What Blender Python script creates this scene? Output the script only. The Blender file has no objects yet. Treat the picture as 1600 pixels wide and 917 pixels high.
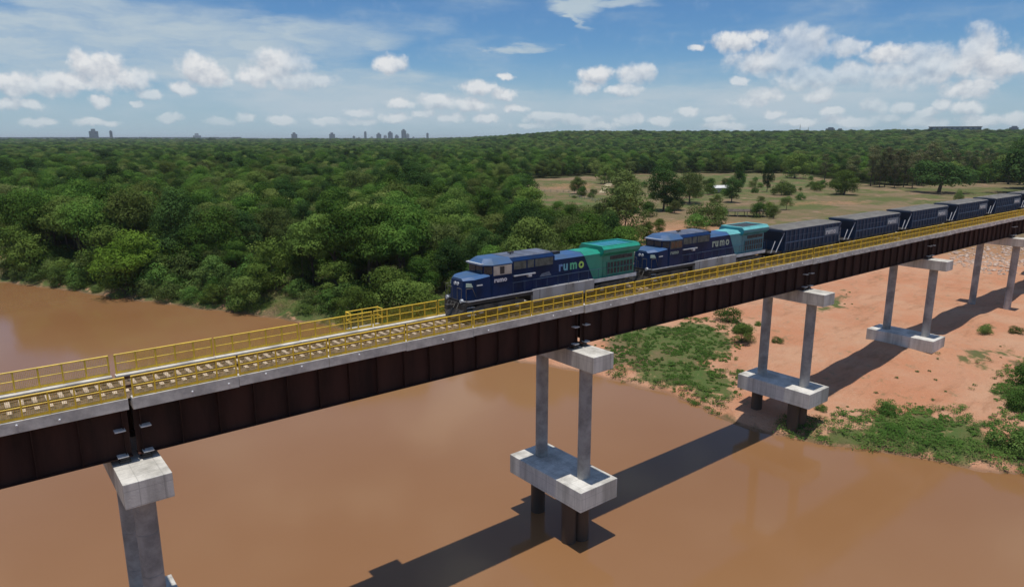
import bpy, bmesh, math, random
import numpy as np

random.seed(7)
RNG = np.random.default_rng(7)
S = bpy.context.scene
C = S.collection
R = math.radians
# axes: X runs along the bridge, Y across it (away from the camera), Z up, water at Z = 0
# ------------------------------------------------------------------ camera
FOC, HOR, CU, CV, CAMZ, HEAD = 1090.0, 215.0, 800.0, 458.5, 35.4, R(38.6)
PITCH = math.atan((CV - HOR) / FOC)
cam_d = bpy.data.cameras.new('camera')
cam = bpy.data.objects.new('camera', cam_d); C.objects.link(cam)
cam.location = (0, 0, CAMZ); cam.rotation_euler = (R(90) - PITCH, 0, -HEAD)
cam_d.sensor_width = 36; cam_d.lens = 36 * FOC / 1600
cam_d.clip_start = 0.5; cam_d.clip_end = 120000
S.camera = cam
# ------------------------------------------------------------------ exposure
S.view_settings.view_transform = 'Standard'; S.view_settings.look = 'None'
S.view_settings.exposure = -0.35; S.view_settings.gamma = 1.0
S.cycles.max_bounces = 6; S.cycles.diffuse_bounces = 3; S.cycles.glossy_bounces = 3
S.cycles.transmission_bounces = 3; S.cycles.volume_bounces = 1; S.cycles.transparent_max_bounces = 6
S.cycles.use_denoising = True
# ------------------------------------------------------------------ sun
SUN = (-0.065, -0.055, 1.0)
sl = bpy.data.lights.new('sun', 'SUN'); sl.energy = 4.7; sl.angle = R(0.53); sl.color = (1.0, 0.955, 0.88)
so = bpy.data.objects.new('sun', sl); C.objects.link(so)
from mathutils import Vector, Matrix
so.rotation_euler = Vector(SUN).to_track_quat('Z', 'Y').to_euler(); so.location = (0, 0, 300)
SUN_EL = math.atan2(SUN[2], math.hypot(SUN[0], SUN[1])); SUN_AZ = math.atan2(SUN[0], SUN[1])
SKY_STRENGTH = 0.09
k = 1.25 / SKY_STRENGTH


# ------------------------------------------------------------------ node helper
class NT:
    def __init__(s, nt):
        s.nt = nt
    def n(s, t, ins=None, **kw):
        nd = s.nt.nodes.new(t)
        for k, v in kw.items():
            setattr(nd, k, v)
        for k, v in (ins or {}).items():
            sock = nd.inputs[k]
            if isinstance(v, bpy.types.NodeSocket):
                s.nt.links.new(v, sock)
            else:
                sock.default_value = v
        return nd
    def m(s, op, a, b=0.0, c=0.0, clamp=False):
        nd = s.n('ShaderNodeMath', operation=op, use_clamp=clamp)
        for i, v in enumerate((a, b, c)):
            if isinstance(v, bpy.types.NodeSocket): s.nt.links.new(v, nd.inputs[i])
            else: nd.inputs[i].default_value = v
        return nd.outputs[0]
    def noise(s, vec, scale, detail=3.0, rough=0.55, dim='3D'):
        return s.n('ShaderNodeTexNoise', {'Vector': vec, 'Scale': scale, 'Detail': detail, 'Roughness': rough}, noise_dimensions=dim)
    def ss(s, v, a, b, lo=0.0, hi=1.0):
        return s.n('ShaderNodeMapRange', {'Value': v, 'From Min': a, 'From Max': b, 'To Min': lo, 'To Max': hi}, interpolation_type='SMOOTHSTEP').outputs[0]
    def mix(s, f, a, b, blend='MIX'):
        nd = s.n('ShaderNodeMix', data_type='RGBA', blend_type=blend)
        for i, v in ((0, f), (6, a), (7, b)):
            if isinstance(v, bpy.types.NodeSocket): s.nt.links.new(v, nd.inputs[i])
            else: nd.inputs[i].default_value = v if i == 0 else (*v, 1.0)[:4]
        return nd.outputs[2]


# ------------------------------------------------------------------ world sky with clouds
def pix_dir(u, v):
    x = (u - CU) / FOC; y = (CV - v) / FOC
    return x, math.cos(PITCH) + y * math.sin(PITCH), -math.sin(PITCH) + y * math.cos(PITCH)

def pix_ang(u, v):
    x, f, z = pix_dir(u, v)
    return math.atan2(x, f), math.atan2(z, math.hypot(x, f))

W = bpy.data.worlds.new('World'); S.world = W; W.use_nodes = True
W.node_tree.nodes.clear(); w = NT(W.node_tree)
gen = w.n('ShaderNodeTexCoord').outputs['Generated']
sky = w.n('ShaderNodeTexSky', {'Vector': gen}, sky_type='NISHITA', sun_disc=False, sun_elevation=SUN_EL, sun_rotation=SUN_AZ,
          altitude=300, air_density=1.0, dust_density=0.25, ozone_density=4.0).outputs[0]
rot = w.n('ShaderNodeVectorRotate', {'Vector': gen, 'Axis': (0, 0, 1), 'Angle': HEAD}, rotation_type='AXIS_ANGLE').outputs[0]
sep = w.n('ShaderNodeSeparateXYZ', {'Vector': rot})
az = w.m('ARCTAN2', sep.outputs[0], sep.outputs[1]); el = w.m('ARCSINE', sep.outputs[2])
P = w.n('ShaderNodeCombineXYZ', {'X': az, 'Y': el}).outputs[0]
def field(pos, ells):
    out = None
    for u, v, a, b in ells:
        x, y = pix_ang(u, v); k = math.cos(x) ** 2
        mp = w.n('ShaderNodeMapping', {'Vector': pos, 'Location': (x, y, 0), 'Scale': (a / 1117 * k, b / 1117, 1)}, vector_type='TEXTURE').outputs[0]
        g = w.n('ShaderNodeTexGradient', {'Vector': mp}, gradient_type='SPHERICAL').outputs['Fac']
        out = g if out is None else w.m('SMOOTH_MAX', out, g, 0.08)
    return out
nz = w.noise(P, 38.0, 5.0, 0.6, '2D')
wv = w.n('ShaderNodeVectorMath', {0: nz.outputs['Color'], 1: (0.5, 0.5, 0.5)}, operation='SUBTRACT').outputs[0]
wv = w.n('ShaderNodeVectorMath', {0: wv, 1: (0.020, 0.013, 0.0)}, operation='MULTIPLY').outputs[0]
Pw = w.n('ShaderNodeVectorMath', {0: P, 1: wv}, operation='ADD').outputs[0]
CUM = [(30, 134, 60, 22), (85, 132, 60, 22), (125, 98, 26, 24), (160, 114, 60, 34), (205, 124, 50, 22), (115, 128, 70, 18),
       (15, 162, 36, 12), (45, 163, 34, 10), (155, 160, 24, 11), (212, 163, 14, 8), (232, 147, 32, 11),
       (305, 108, 40, 30), (330, 120, 52, 20), (288, 139, 32, 12), (440, 100, 62, 32), (405, 118, 50, 22), (460, 126, 72, 18),
       (505, 127, 34, 12), (610, 100, 36, 20), (345, 189, 34, 9), (385, 184, 26, 13), (440, 189, 34, 10),
       (625, 162, 36, 12), (680, 160, 50, 18), (735, 165, 46, 16), (745, 138, 40, 14), (785, 148, 30, 14), (617, 186, 32, 11), (850, 184, 50, 10),
       (930, 119, 38, 20), (915, 136, 34, 15), (995, 117, 40, 24), (978, 141, 36, 13), (900, 188, 50, 12), (985, 188, 36, 12), (1072, 175, 22, 9),
       (1093, 76, 20, 8), (1150, 67, 50, 20), (1185, 57, 26, 12), (1250, 72, 72, 36), (1200, 98, 96, 26), (1322, 74, 44, 18), (1270, 122, 80, 22),
       (1330, 116, 60, 26), (1400, 118, 80, 28), (1385, 88, 50, 20), (1430, 86, 44, 20), (1455, 100, 66, 34), (1530, 78, 50, 40), (1480, 104, 80, 26), (1560, 102, 90, 26),
       (1155, 127, 22, 8), (1190, 149, 46, 14), (1175, 158, 44, 12), (1280, 149, 34, 16), (1245, 133, 16, 7), (1363, 166, 28, 16), (1410, 168, 30, 11),
       (1510, 140, 60, 18), (1535, 133, 34, 16), (1476, 164, 24, 13), (1510, 170, 36, 15), (1540, 189, 60, 12), (1330, 190, 60, 11), (1440, 190, 50, 11), (1250, 192, 50, 9), (1590, 188, 40, 14), (60, 190, 40, 9), (150, 192, 50, 8), (265, 185, 30, 9), (510, 190, 40, 9), (560, 176, 30, 9), (560, 192, 44, 8), (660, 178, 26, 9), (705, 184, 34, 10), (760, 187, 36, 9), (805, 170, 26, 9), (840, 196, 50, 8), (935, 196, 50, 8), (1030, 190, 30, 9), (1120, 186, 34, 9), (1130, 197, 50, 8), (1210, 178, 26, 9), (1300, 176, 24, 9), (1385, 185, 34, 9), (1450, 178, 28, 9), (790, 120, 20, 7)]
Fc = field(Pw, CUM)
fb = w.noise(P, 50.0, 4.5, 0.52, '2D').outputs['Fac']
dens = w.m('MULTIPLY', w.ss(w.m('ADD', w.m('MULTIPLY', Fc, 1.25), w.m('MULTIPLY', w.m('SUBTRACT', fb, 0.5), 0.95)), 0.10, 0.74), w.ss(Fc, 0.02, 0.16))
# the same kind of cumulus everywhere outside this list
gl = w.noise(w.n('ShaderNodeVectorMath', {0: Pw, 1: (3.2, 7.0, 1.0)}, operation='MULTIPLY').outputs[0], 1.0, 5.0, 0.55, '2D').outputs['Fac']
gd = w.ss(gl, 0.58, 0.70)
side = w.m('MAXIMUM', w.ss(w.m('ABSOLUTE', az), 0.64, 0.72), w.ss(el, 0.215, 0.26))
gd = w.m('MULTIPLY', w.m('MULTIPLY', gd, side), w.ss(el, 0.0, 0.03))
dens = w.m('MAXIMUM', dens, gd)
fb2 = w.noise(w.n('ShaderNodeVectorMath', {0: P, 1: (0.0, 0.009, 0.0)}, operation='ADD').outputs[0], 50.0, 4.5, 0.52, '2D').outputs['Fac']
up = w.n('ShaderNodeVectorMath', {0: Pw, 1: (0.0, 0.009, 0.0)}, operation='ADD').outputs[0]
relief = w.m('ADD', w.m('ADD', w.m('MULTIPLY', w.m('SUBTRACT', fb, fb2), 1.5), w.m('MULTIPLY', w.m('SUBTRACT', Fc, field(up, CUM)), 0.75)), 0.60, clamp=True)
# cirrus veil
st = w.noise(w.n('ShaderNodeVectorMath', {0: P, 1: (6.0, 24.0, 1.0)}, operation='MULTIPLY').outputs[0], 1.0, 5.0, 0.6, '2D')
wv2 = w.n('ShaderNodeVectorMath', {0: st.outputs['Color'], 1: (0.5, 0.5, 0.5)}, operation='SUBTRACT').outputs[0]
wv2 = w.n('ShaderNodeVectorMath', {0: wv2, 1: (0.16, 0.045, 0.0)}, operation='MULTIPLY').outputs[0]
Pc = w.n('ShaderNodeVectorMath', {0: P, 1: wv2}, operation='ADD').outputs[0]
VEIL = [(40, 60, 330, 70), (130, 15, 260, 40), (330, 70, 230, 50), (470, 62, 170, 42), (560, 64, 110, 22), (300, 110, 330, 40), (500, 128, 230, 36), (620, 122, 90, 20),
        (560, 160, 420, 46), (900, 165, 400, 34), (1200, 165, 420, 40), (905, 6, 48, 26), (890, 26, 16, 26), (960, 4, 70, 14), (825, 70, 50, 9)]
Fv = field(Pc, VEIL)
veil = w.ss(w.m('ADD', Fv, w.m('MULTIPLY', w.m('SUBTRACT', st.outputs['Fac'], 0.5), 1.1)), -0.05, 0.72)
gv = w.m('MULTIPLY', w.ss(st.outputs['Fac'], 0.5, 0.75), side)
veil = w.m('MULTIPLY', w.m('MAXIMUM', veil, gv), w.ss(w.noise(w.n('ShaderNodeVectorMath', {0: Pc, 1: (7.0, 34.0, 1.0)}, operation='MULTIPLY').outputs[0], 1.0, 5.0, 0.6, '2D').outputs['Fac'], 0.28, 0.66, 0.55, 1.0))
hsv = w.mix(1.0, sky, (0.66, 0.98, 1.26), 'MULTIPLY')
hsv = w.mix(w.m('MULTIPLY', w.ss(el, 0.13, 0.0), 0.72), hsv, (0.40 * k, 0.52 * k, 0.63 * k))
c1 = w.mix(veil, hsv, (0.46 * k, 0.56 * k, 0.64 * k))
cc = w.mix(relief, (0.43 * k, 0.48 * k, 0.56 * k), (0.80 * k, 0.81 * k, 0.82 * k))
thin = w.ss(w.noise(P, 9.0, 3.0, 0.5, '2D').outputs['Fac'], 0.3, 0.65, 0.55, 1.0)
fade = w.m('MULTIPLY', w.ss(el, 0.0, 0.085, 0.5, 0.95), thin)
c2 = w.mix(w.m('MULTIPLY', dens, fade), c1, cc)
bg = w.n('ShaderNodeBackground', {'Color': c2, 'Strength': SKY_STRENGTH})
wo = w.n('ShaderNodeOutputWorld', {'Surface': bg.outputs[0]})
W.cycles.sampling_method = 'MANUAL'; W.cycles.sample_map_resolution = 512


# ------------------------------------------------------------------ materials
def new_mat(name):
    m = bpy.data.materials.new(name); m.use_nodes = True; m.node_tree.nodes.clear()
    t = NT(m.node_tree)
    t.out = t.n('ShaderNodeOutputMaterial')
    return m, t

def paint(name, col, rough=0.5, metal=0.0, var=0.25, scale=1.5, dirt=None, bump=0.0, bscale=8.0, streak=False, spec=0.5, coat=0.0):
    m, t = new_mat(name)
    tc = t.n('ShaderNodeTexCoord').outputs['Object']
    vec = tc
    if streak:
        vec = t.n('ShaderNodeVectorMath', {0: tc, 1: (1.0, 1.0, 0.18)}, operation='MULTIPLY').outputs[0]
    nz = t.noise(vec, scale, 5.0, 0.62).outputs['Fac']
    d = dirt or tuple(c * (1 - var * 2.2) for c in col)
    base = t.mix(t.ss(nz, 0.34, 0.72), tuple(min(1, c * (1 + var * 0.6)) for c in col), d)
    fine = t.noise(tc, scale * 14, 3.0, 0.6).outputs['Fac']
    base = t.mix(t.m('MULTIPLY', t.ss(fine, 0.4, 0.75), var), base, d)
    b = t.n('ShaderNodeBsdfPrincipled', {'Base Color': base, 'Roughness': t.ss(nz, 0.2, 0.8, max(0.02, rough - 0.08), min(1, rough + 0.12)), 'Metallic': metal,
                                         'Specular IOR Level': spec, 'Coat Weight': coat})
    if bump:
        bp = t.n('ShaderNodeBump', {'Height': t.noise(tc, bscale, 4.0, 0.6).outputs['Fac'], 'Strength': bump, 'Distance': 0.05})
        t.nt.links.new(bp.outputs[0], b.inputs['Normal'])
    t.nt.links.new(b.outputs[0], t.out.inputs[0])
    return m

M = {}
def formwork(m, pitch=1.22):
    t = NT(m.node_tree); b = next(n for n in m.node_tree.nodes if n.type == 'BSDF_PRINCIPLED'); src_ = b.inputs['Base Color'].links[0].from_socket
    ob_ = t.n('ShaderNodeTexCoord').outputs['Object']; sp_ = t.n('ShaderNodeSeparateXYZ', {'Vector': ob_}); line = None
    for ax, pt in ((0, pitch), (1, pitch), (2, .93)):
        f_ = t.m('ABSOLUTE', t.m('SUBTRACT', t.m('FRACT', t.m('ADD', t.m('MULTIPLY', sp_.outputs[ax], 1 / pt), .37)), 0.5))
        l_ = t.ss(f_, 0.465, 0.495); line = l_ if line is None else t.m('MAXIMUM', line, l_)
    drip = t.noise(t.n('ShaderNodeVectorMath', {0: ob_, 1: (2.6, 2.6, 0.12)}, operation='MULTIPLY').outputs[0], 1.0, 4.0, .6).outputs['Fac']
    c_ = t.mix(t.m('MULTIPLY', line, 0.35), src_, (0.20, 0.19, 0.17)); c_ = t.mix(t.ss(drip, .56, .76, 0, .38), c_, (0.17, 0.155, 0.135))
    m.node_tree.links.new(c_, b.inputs['Base Color'])
M['concrete'] = paint('concrete', (0.66, 0.63, 0.57), 0.85, var=0.13, scale=0.55, dirt=(0.37, 0.35, 0.31), bump=0.3, streak=True)
formwork(M['concrete'])
M['column'] = paint('column concrete', (0.40, 0.385, 0.36), 0.85, var=0.18, scale=0.5, dirt=(0.22, 0.21, 0.195), bump=0.3)
M['curb'] = paint('curb concrete', (0.62, 0.59, 0.53), 0.85, var=0.10, scale=0.9, dirt=(0.38, 0.36, 0.33), bump=0.25)
M['wet'] = paint('dark stained pile casing', (0.045, 0.034, 0.027), 0.6, var=0.25, scale=0.8, dirt=(0.10, 0.06, 0.035), streak=True)
M['steel'] = paint('weathering steel', (0.050, 0.022, 0.016), 0.75, var=0.2, scale=0.6, dirt=(0.024, 0.013, 0.010), bump=0.15, streak=True, spec=0.15)
M['bracket'] = paint('bare bracket plate', (0.72, 0.69, 0.64), 0.6, var=0.15)  # pale tone stands in for sunlight caught by the ledges
M['yellow'] = paint('yellow railing paint', (0.86, 0.58, 0.04), 0.45, var=0.08, scale=2.0, dirt=(0.62, 0.42, 0.05))
M['rail'] = paint('rusty rail steel', (0.11, 0.06, 0.04), 0.45, metal=0.6, var=0.2)
M['sleeper'] = paint('sleeper concrete', (0.58, 0.46, 0.33), 0.85, var=0.12, scale=1.2, dirt=(0.40, 0.30, 0.21), bump=0.3)
M['ballast'] = paint('ballast stone', (0.20, 0.135, 0.08), 0.95, var=0.35, scale=5.0, dirt=(0.06, 0.045, 0.032), bump=0.9, bscale=11.0)
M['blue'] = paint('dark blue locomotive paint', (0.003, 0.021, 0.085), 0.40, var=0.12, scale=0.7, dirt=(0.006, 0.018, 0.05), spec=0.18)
M['roofblue'] = paint('faded blue roof paint', (0.030, 0.095, 0.235), 0.55, var=0.12, scale=0.8, dirt=(0.05, 0.10, 0.18))  # the body blue again, with sunlight on the tops put into the colour
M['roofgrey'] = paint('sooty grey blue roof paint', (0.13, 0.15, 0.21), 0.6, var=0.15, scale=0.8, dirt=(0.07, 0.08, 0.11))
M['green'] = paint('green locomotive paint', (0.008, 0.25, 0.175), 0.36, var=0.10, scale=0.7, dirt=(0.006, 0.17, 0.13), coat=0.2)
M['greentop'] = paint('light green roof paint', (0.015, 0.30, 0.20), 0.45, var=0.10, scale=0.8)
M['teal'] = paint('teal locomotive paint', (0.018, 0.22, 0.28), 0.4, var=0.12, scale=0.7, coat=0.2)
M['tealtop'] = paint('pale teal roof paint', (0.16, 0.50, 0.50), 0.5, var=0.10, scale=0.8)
M['tankgrey'] = paint('grey tank paint', (0.36, 0.36, 0.37), 0.5, var=0.12, scale=0.7, dirt=(0.24, 0.22, 0.20), streak=True)
M['silver'] = paint('pale grey stripe paint', (0.58, 0.60, 0.62), 0.4, var=0.1)
M['black'] = paint('black underframe paint', (0.018, 0.018, 0.02), 0.6, var=0.25, scale=1.0, dirt=(0.06, 0.05, 0.04))
M['bogiegrey'] = paint('dusty bogie steel', (0.13, 0.12, 0.10), 0.7, var=0.25, scale=1.5, dirt=(0.05, 0.045, 0.04))
M['white'] = paint('white lettering paint', (0.80, 0.82, 0.84), 0.5, var=0.05)
M['beige'] = paint('beige window frame', (0.50, 0.45, 0.38), 0.5, var=0.1)
M['glass'] = paint('dark window glass', (0.012, 0.016, 0.02), 0.06, var=0.05, spec=0.7)
M['grille'] = paint('dark grille mesh', (0.05, 0.055, 0.055), 0.6, var=0.3, scale=4)
M['olive'] = paint('grey green intake screens', (0.10, 0.115, 0.10), 0.6, var=0.25, scale=2)
M['wagon'] = paint('navy wagon paint', (0.011, 0.036, 0.085), 0.55, var=0.12, scale=0.6, dirt=(0.02, 0.036, 0.07), streak=True, spec=0.3)
M['wagrib'] = paint('worn navy rib paint', (0.040, 0.085, 0.16), 0.55, var=0.2, scale=0.8)
M['cover'] = paint('grey wagon cover', (0.36, 0.34, 0.31), 0.75, var=0.12, scale=0.8, dirt=(0.26, 0.245, 0.225), spec=0.2)
M['panel'] = paint('pale blue grey panel', (0.16, 0.21, 0.27), 0.5, var=0.12, scale=2.5)
M['strut'] = paint('light grey strut steel', (0.42, 0.43, 0.45), 0.5, var=0.1)
for nm, c in (('logoblue', (0.12, 0.24, 0.48)), ('logosky', (0.13, 0.36, 0.46)), ('logogreen', (0.10, 0.46, 0.26)), ('logolime', (0.36, 0.60, 0.12)), ('logopale', (0.34, 0.42, 0.34))):
    M[nm] = paint(nm, c, 0.5, var=0.05)
M['bark'] = paint('tree bark', (0.11, 0.085, 0.06), 0.9, var=0.25, scale=1.0, bump=0.5)
M['palebark'] = paint('pale dead wood', (0.50, 0.44, 0.34), 0.9, var=0.2, scale=1.0)
M['tower'] = paint('grey blue tower render', (0.16, 0.18, 0.21), 0.7, var=0.15, scale=0.05)
M['towerlight'] = paint('pale tower render', (0.42, 0.43, 0.44), 0.7, var=0.15, scale=0.05)
M['lowcity'] = paint('mixed far town walls', (0.30, 0.30, 0.30), 0.8, var=0.3, scale=0.004)
M['shedroof'] = paint('white shed roof', (0.70, 0.69, 0.66), 0.5, var=0.1)
M['darkroof'] = paint('weathered brown roof', (0.10, 0.075, 0.055), 0.8, var=0.25)
M['redwall'] = paint('red earth coloured wall', (0.36, 0.13, 0.065), 0.9, var=0.15, scale=0.3, bump=0.3)
M['rock'] = paint('pale rubble stone', (0.55, 0.41, 0.32), 0.9, var=0.25, scale=1.2, bump=0.5)
M['fencewood'] = paint('pale fence wood', (0.45, 0.40, 0.31), 0.85, var=0.2)
M['car'] = paint('dark car paint', (0.02, 0.025, 0.035), 0.3, var=0.1, coat=0.4)


def foliage(name, a, b, cdry, trans=0.24):
    m, t = new_mat(name)
    tint = t.n('ShaderNodeAttribute', attribute_name='tint').outputs['Fac']
    rnd = t.n('ShaderNodeObjectInfo').outputs['Random']
    col = t.mix(tint, a, b)
    col = t.mix(t.ss(rnd, 0.45, 1.0, 0.0, 0.75), col, cdry)
    col = t.n('ShaderNodeHueSaturation', {'Color': col, 'Value': t.ss(t.m('FRACT', t.m('MULTIPLY', rnd, 7.31)), 0.0, 1.0, 0.68, 1.35)}).outputs[0]
    d = t.n('ShaderNodeBsdfDiffuse', {'Color': col})
    tr = t.n('ShaderNodeBsdfTranslucent', {'Color': col})
    mx = t.n('ShaderNodeMixShader', {0: trans, 1: d.outputs[0], 2: tr.outputs[0]})
    t.nt.links.new(mx.outputs[0], t.out.inputs[0])
    return m

M['leaf'] = foliage('forest leaves', (0.052, 0.118, 0.022), (0.125, 0.215, 0.040), (0.185, 0.215, 0.062))
M['leafdark'] = foliage('dark leaves', (0.030, 0.070, 0.020), (0.070, 0.125, 0.034), (0.050, 0.095, 0.026))
M['leafdry'] = foliage('dry olive leaves', (0.085, 0.125, 0.034), (0.150, 0.190, 0.058), (0.165, 0.180, 0.065))
M['leafbright'] = foliage('bright green leaves', (0.085, 0.150, 0.028), (0.17, 0.24, 0.05), (0.14, 0.20, 0.05))
M['leafglow'] = foliage('fresh yellow green leaves', (0.13, 0.235, 0.028), (0.24, 0.37, 0.055), (0.2, 0.3, 0.05), 0.3)
M['leafbank'] = foliage('bank weeds', (0.060, 0.135, 0.026), (0.130, 0.215, 0.050), (0.15, 0.19, 0.06))
M['leafbrown'] = foliage('brownish plantation leaves', (0.105, 0.122, 0.052), (0.170, 0.175, 0.080), (0.19, 0.165, 0.09))


# ------------------------------------------------------------------ object helpers
def tag(o, label=None, cat=None, group=None, kind=None):
    for k_, v_ in (('label', label), ('category', cat), ('group', group), ('kind', kind)):
        if v_: o[k_] = v_
    return o

def empty(name, loc, rz=0.0, **kw):
    o = bpy.data.objects.new(name, None); C.objects.link(o)
    o.location = loc; o.rotation_euler = (0, 0, rz); o.empty_display_size = 0.5
    return tag(o, **kw)

class MB:
    def __init__(s): s.v = []; s.f = []
    def poly(s, vs, fs):
        n = len(s.v); s.v += [tuple(p) for p in vs]; s.f += [tuple(i + n for i in f) for f in fs]; return s
    def box(s, x0, x1, y0, y1, z0, z1):
        vs = [(x, y, z) for z in (z0, z1) for y in (y0, y1) for x in (x0, x1)]
        return s.poly(vs, [(0, 2, 3, 1), (4, 5, 7, 6), (0, 1, 5, 4), (2, 6, 7, 3), (0, 4, 6, 2), (1, 3, 7, 5)])
    def loft(s, rings, caps=True):
        n = len(rings[0]); k0 = len(s.v)
        for r in rings: s.v += [tuple(p) for p in r]
        for i in range(len(rings) - 1):
            for j in range(n):
                a = k0 + i * n + j; b = k0 + i * n + (j + 1) % n
                s.f.append((a, b, b + n, a + n))
        if caps:
            s.f.append(tuple(k0 + j for j in reversed(range(n)))); s.f.append(tuple(k0 + (len(rings) - 1) * n + j for j in range(n)))
        return s
    def tube(s, p0, p1, r0, r1=None, n=6):
        r1 = r0 if r1 is None else r1
        p0, p1 = Vector(p0), Vector(p1); d = (p1 - p0).normalized()
        a = d.orthogonal().normalized(); b = d.cross(a)
        ring = lambda p, r: [p + a * (r * math.cos(6.28319 * i / n)) + b * (r * math.sin(6.28319 * i / n)) for i in range(n)]
        return s.loft([ring(p0, r0), ring(p1, r1)])
    def path(s, pts, r, n=6):
        for a, b in zip(pts, pts[1:]): s.tube(a, b, r, None, n)
        return s
    def prism_x(s, sec, x0, x1):     # sec: (y, z) counter-clockwise seen from +x
        return s.loft([[(x0, y, z) for y, z in sec], [(x1, y, z) for y, z in sec]])
    def prism_y(s, sec, y0, y1):     # sec: (x, z)
        return s.loft([[(x, y0, z) for x, z in sec], [(x, y1, z) for x, z in sec]])
    def mesh(s, name, mat):
        me = bpy.data.meshes.new(name); me.from_pydata(s.v, [], s.f)
        bm = bmesh.new(); bm.from_mesh(me); bmesh.ops.recalc_face_normals(bm, faces=bm.faces); bm.to_mesh(me); bm.free()
        me.materials.append(mat); return me
    def build(s, name, mat, parent=None, loc=None, bevel=0.0, smooth=False):
        o = add(name, s.mesh(name, mat), parent, loc)
        if smooth:
            o.data.polygons.foreach_set('use_smooth', [True] * len(o.data.polygons))
            o.data.set_sharp_from_angle(angle=R(40))
        if bevel:
            b = o.modifiers.new('bevel', 'BEVEL'); b.width = bevel; b.segments = 2; b.limit_method = 'ANGLE'
        return o

def add(name, me, parent=None, loc=None):
    o = bpy.data.objects.new(name, me); C.objects.link(o)
    if parent: o.parent = parent
    if loc: o.location = loc
    return o

def copy_tree(o, parent=None):
    c = o.copy(); C.objects.link(c); c.parent = parent
    for ch in o.children: copy_tree(ch, c)
    return c

def lettering(text, size, mat, parent, loc, name='lettering', sx=1.0, bold=0.02):
    cu = bpy.data.curves.new(name, 'FONT'); cu.body = text; cu.size = size; cu.extrude = 0.008; cu.offset = bold; cu.space_character = 1.06
    t_ = bpy.data.objects.new(name, cu); C.objects.link(t_)
    dg = bpy.context.evaluated_depsgraph_get()
    me = bpy.data.meshes.new_from_object(t_.evaluated_get(dg)); me.materials.clear(); me.materials.append(mat)
    bpy.data.objects.remove(t_)
    o = add(name, me, parent, loc); o.rotation_euler = (R(90), 0, 0); o.scale = (sx, 1, 1)
    return o


# ------------------------------------------------------------------ terrain
SHORE = np.array([(-9000, 12000), (-1200, 1700), (-400, 800), (-140, 460), (-40, 290), (6.7, 216), (18, 195), (28, 174), (37, 157), (45.5, 141), (51, 130), (57, 116), (63, 100),
                  (69, 82), (73, 69.5), (75.8, 59), (73.2, 47), (75.0, 39), (80.5, 30), (86, 19), (94, 8), (106, -9), (140, -52), (260, -170), (700, -600), (9000, -9000)], float)

def seg_dist(Pn, A, B):
    d = B - A; t = np.clip(((Pn - A) @ d) / (d @ d), 0, 1)
    q = A + t[:, None] * d - Pn
    cr = d[0] * (Pn[:, 1] - A[1]) - d[1] * (Pn[:, 0] - A[0])
    return np.hypot(q[:, 0], q[:, 1]), cr

def shore_d(x, y):
    Pn = np.stack([np.ravel(x), np.ravel(y)], 1).astype(float)
    best = np.full(len(Pn), 1e18); sg = np.ones(len(Pn))
    for a, b in zip(SHORE, SHORE[1:]):
        d, cr = seg_dist(Pn, a, b)
        m_ = d < best - 1e-9; best[m_] = d[m_]; sg[m_] = np.where(cr[m_] > 0, 1, -1)
    return (best * sg).reshape(np.shape(x))

def poly_sd(x, y, pts):                # signed distance to a closed polygon, positive inside
    Pn = np.stack([np.ravel(x), np.ravel(y)], 1).astype(float)
    best = np.full(len(Pn), 1e18); ins = np.zeros(len(Pn), bool)
    pts = np.array(pts, float)
    for a, b in zip(pts, np.roll(pts, -1, 0)):
        d, _ = seg_dist(Pn, a, b); best = np.minimum(best, d)
        c = (a[1] > Pn[:, 1]) != (b[1] > Pn[:, 1])
        with np.errstate(divide='ignore', invalid='ignore'):
            xi = (b[0] - a[0]) * (Pn[:, 1] - a[1]) / (b[1] - a[1]) + a[0]
        ins ^= c & (Pn[:, 0] < xi)
    return (best * np.where(ins, 1, -1)).reshape(np.shape(x))

def sst(x, a, b):
    t = np.clip((x - a) / (b - a), 0, 1); return t * t * (3 - 2 * t)

_ph = RNG.uniform(0, 6.28, (24, 2)); _dr = RNG.uniform(0, 6.28, 24)
def wob(x, y, L, k0=0, n=6):           # smooth noise of about unit amplitude, feature size L metres
    r = 0
    for i in range(n):
        a = _dr[k0 + i]; f = 6.28 / (L * (0.6 + 0.22 * i))
        r = r + np.sin((x * math.cos(a) + y * math.sin(a)) * f + _ph[k0 + i, 0] + 1.3 * np.sin((x * math.sin(a) - y * math.cos(a)) * f * 0.7 + _ph[k0 + i, 1]))
    return r / n * 1.6

def height(x, y, d=None):
    x = np.asarray(x, float); y = np.asarray(y, float)
    if d is None: d = shore_d(x + 1.0 * wob(x, y, 13, 6), y + 1.0 * wob(x, y, 11, 12))
    land = 0.7 * sst(d, 0, 2.5) + 5.3 * (1 - np.exp(-np.maximum(d, 0) / 45.0))
    land = land + 1.8 * sst(y, 95, 130) * sst(d, 1, 10)
    land = land + sst(d, 2, 12) * (0.20 * wob(x, y, 9, 3) + 0.35 * wob(x, y, 31, 10))
    rr = np.hypot(x, y); a = np.arctan2(x, y) - HEAD
    hill = sst(rr, 800, 2500) * (36 * sst(a, -0.15, 0.10) + 2.5 * wob(x, y, 900, 4) * sst(a, -0.15, 0.1))
    land = land + hill + sst(rr, 700, 2000) * 0.8 * wob(x, y, 400, 8)
    land = land + 1.0 * np.exp(-((x - 113) ** 2 / 50 + (y - 43.5) ** 2 / 90))
    return np.where(d > 0, land, -np.minimum(3.0, 0.16 * -d))

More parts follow.
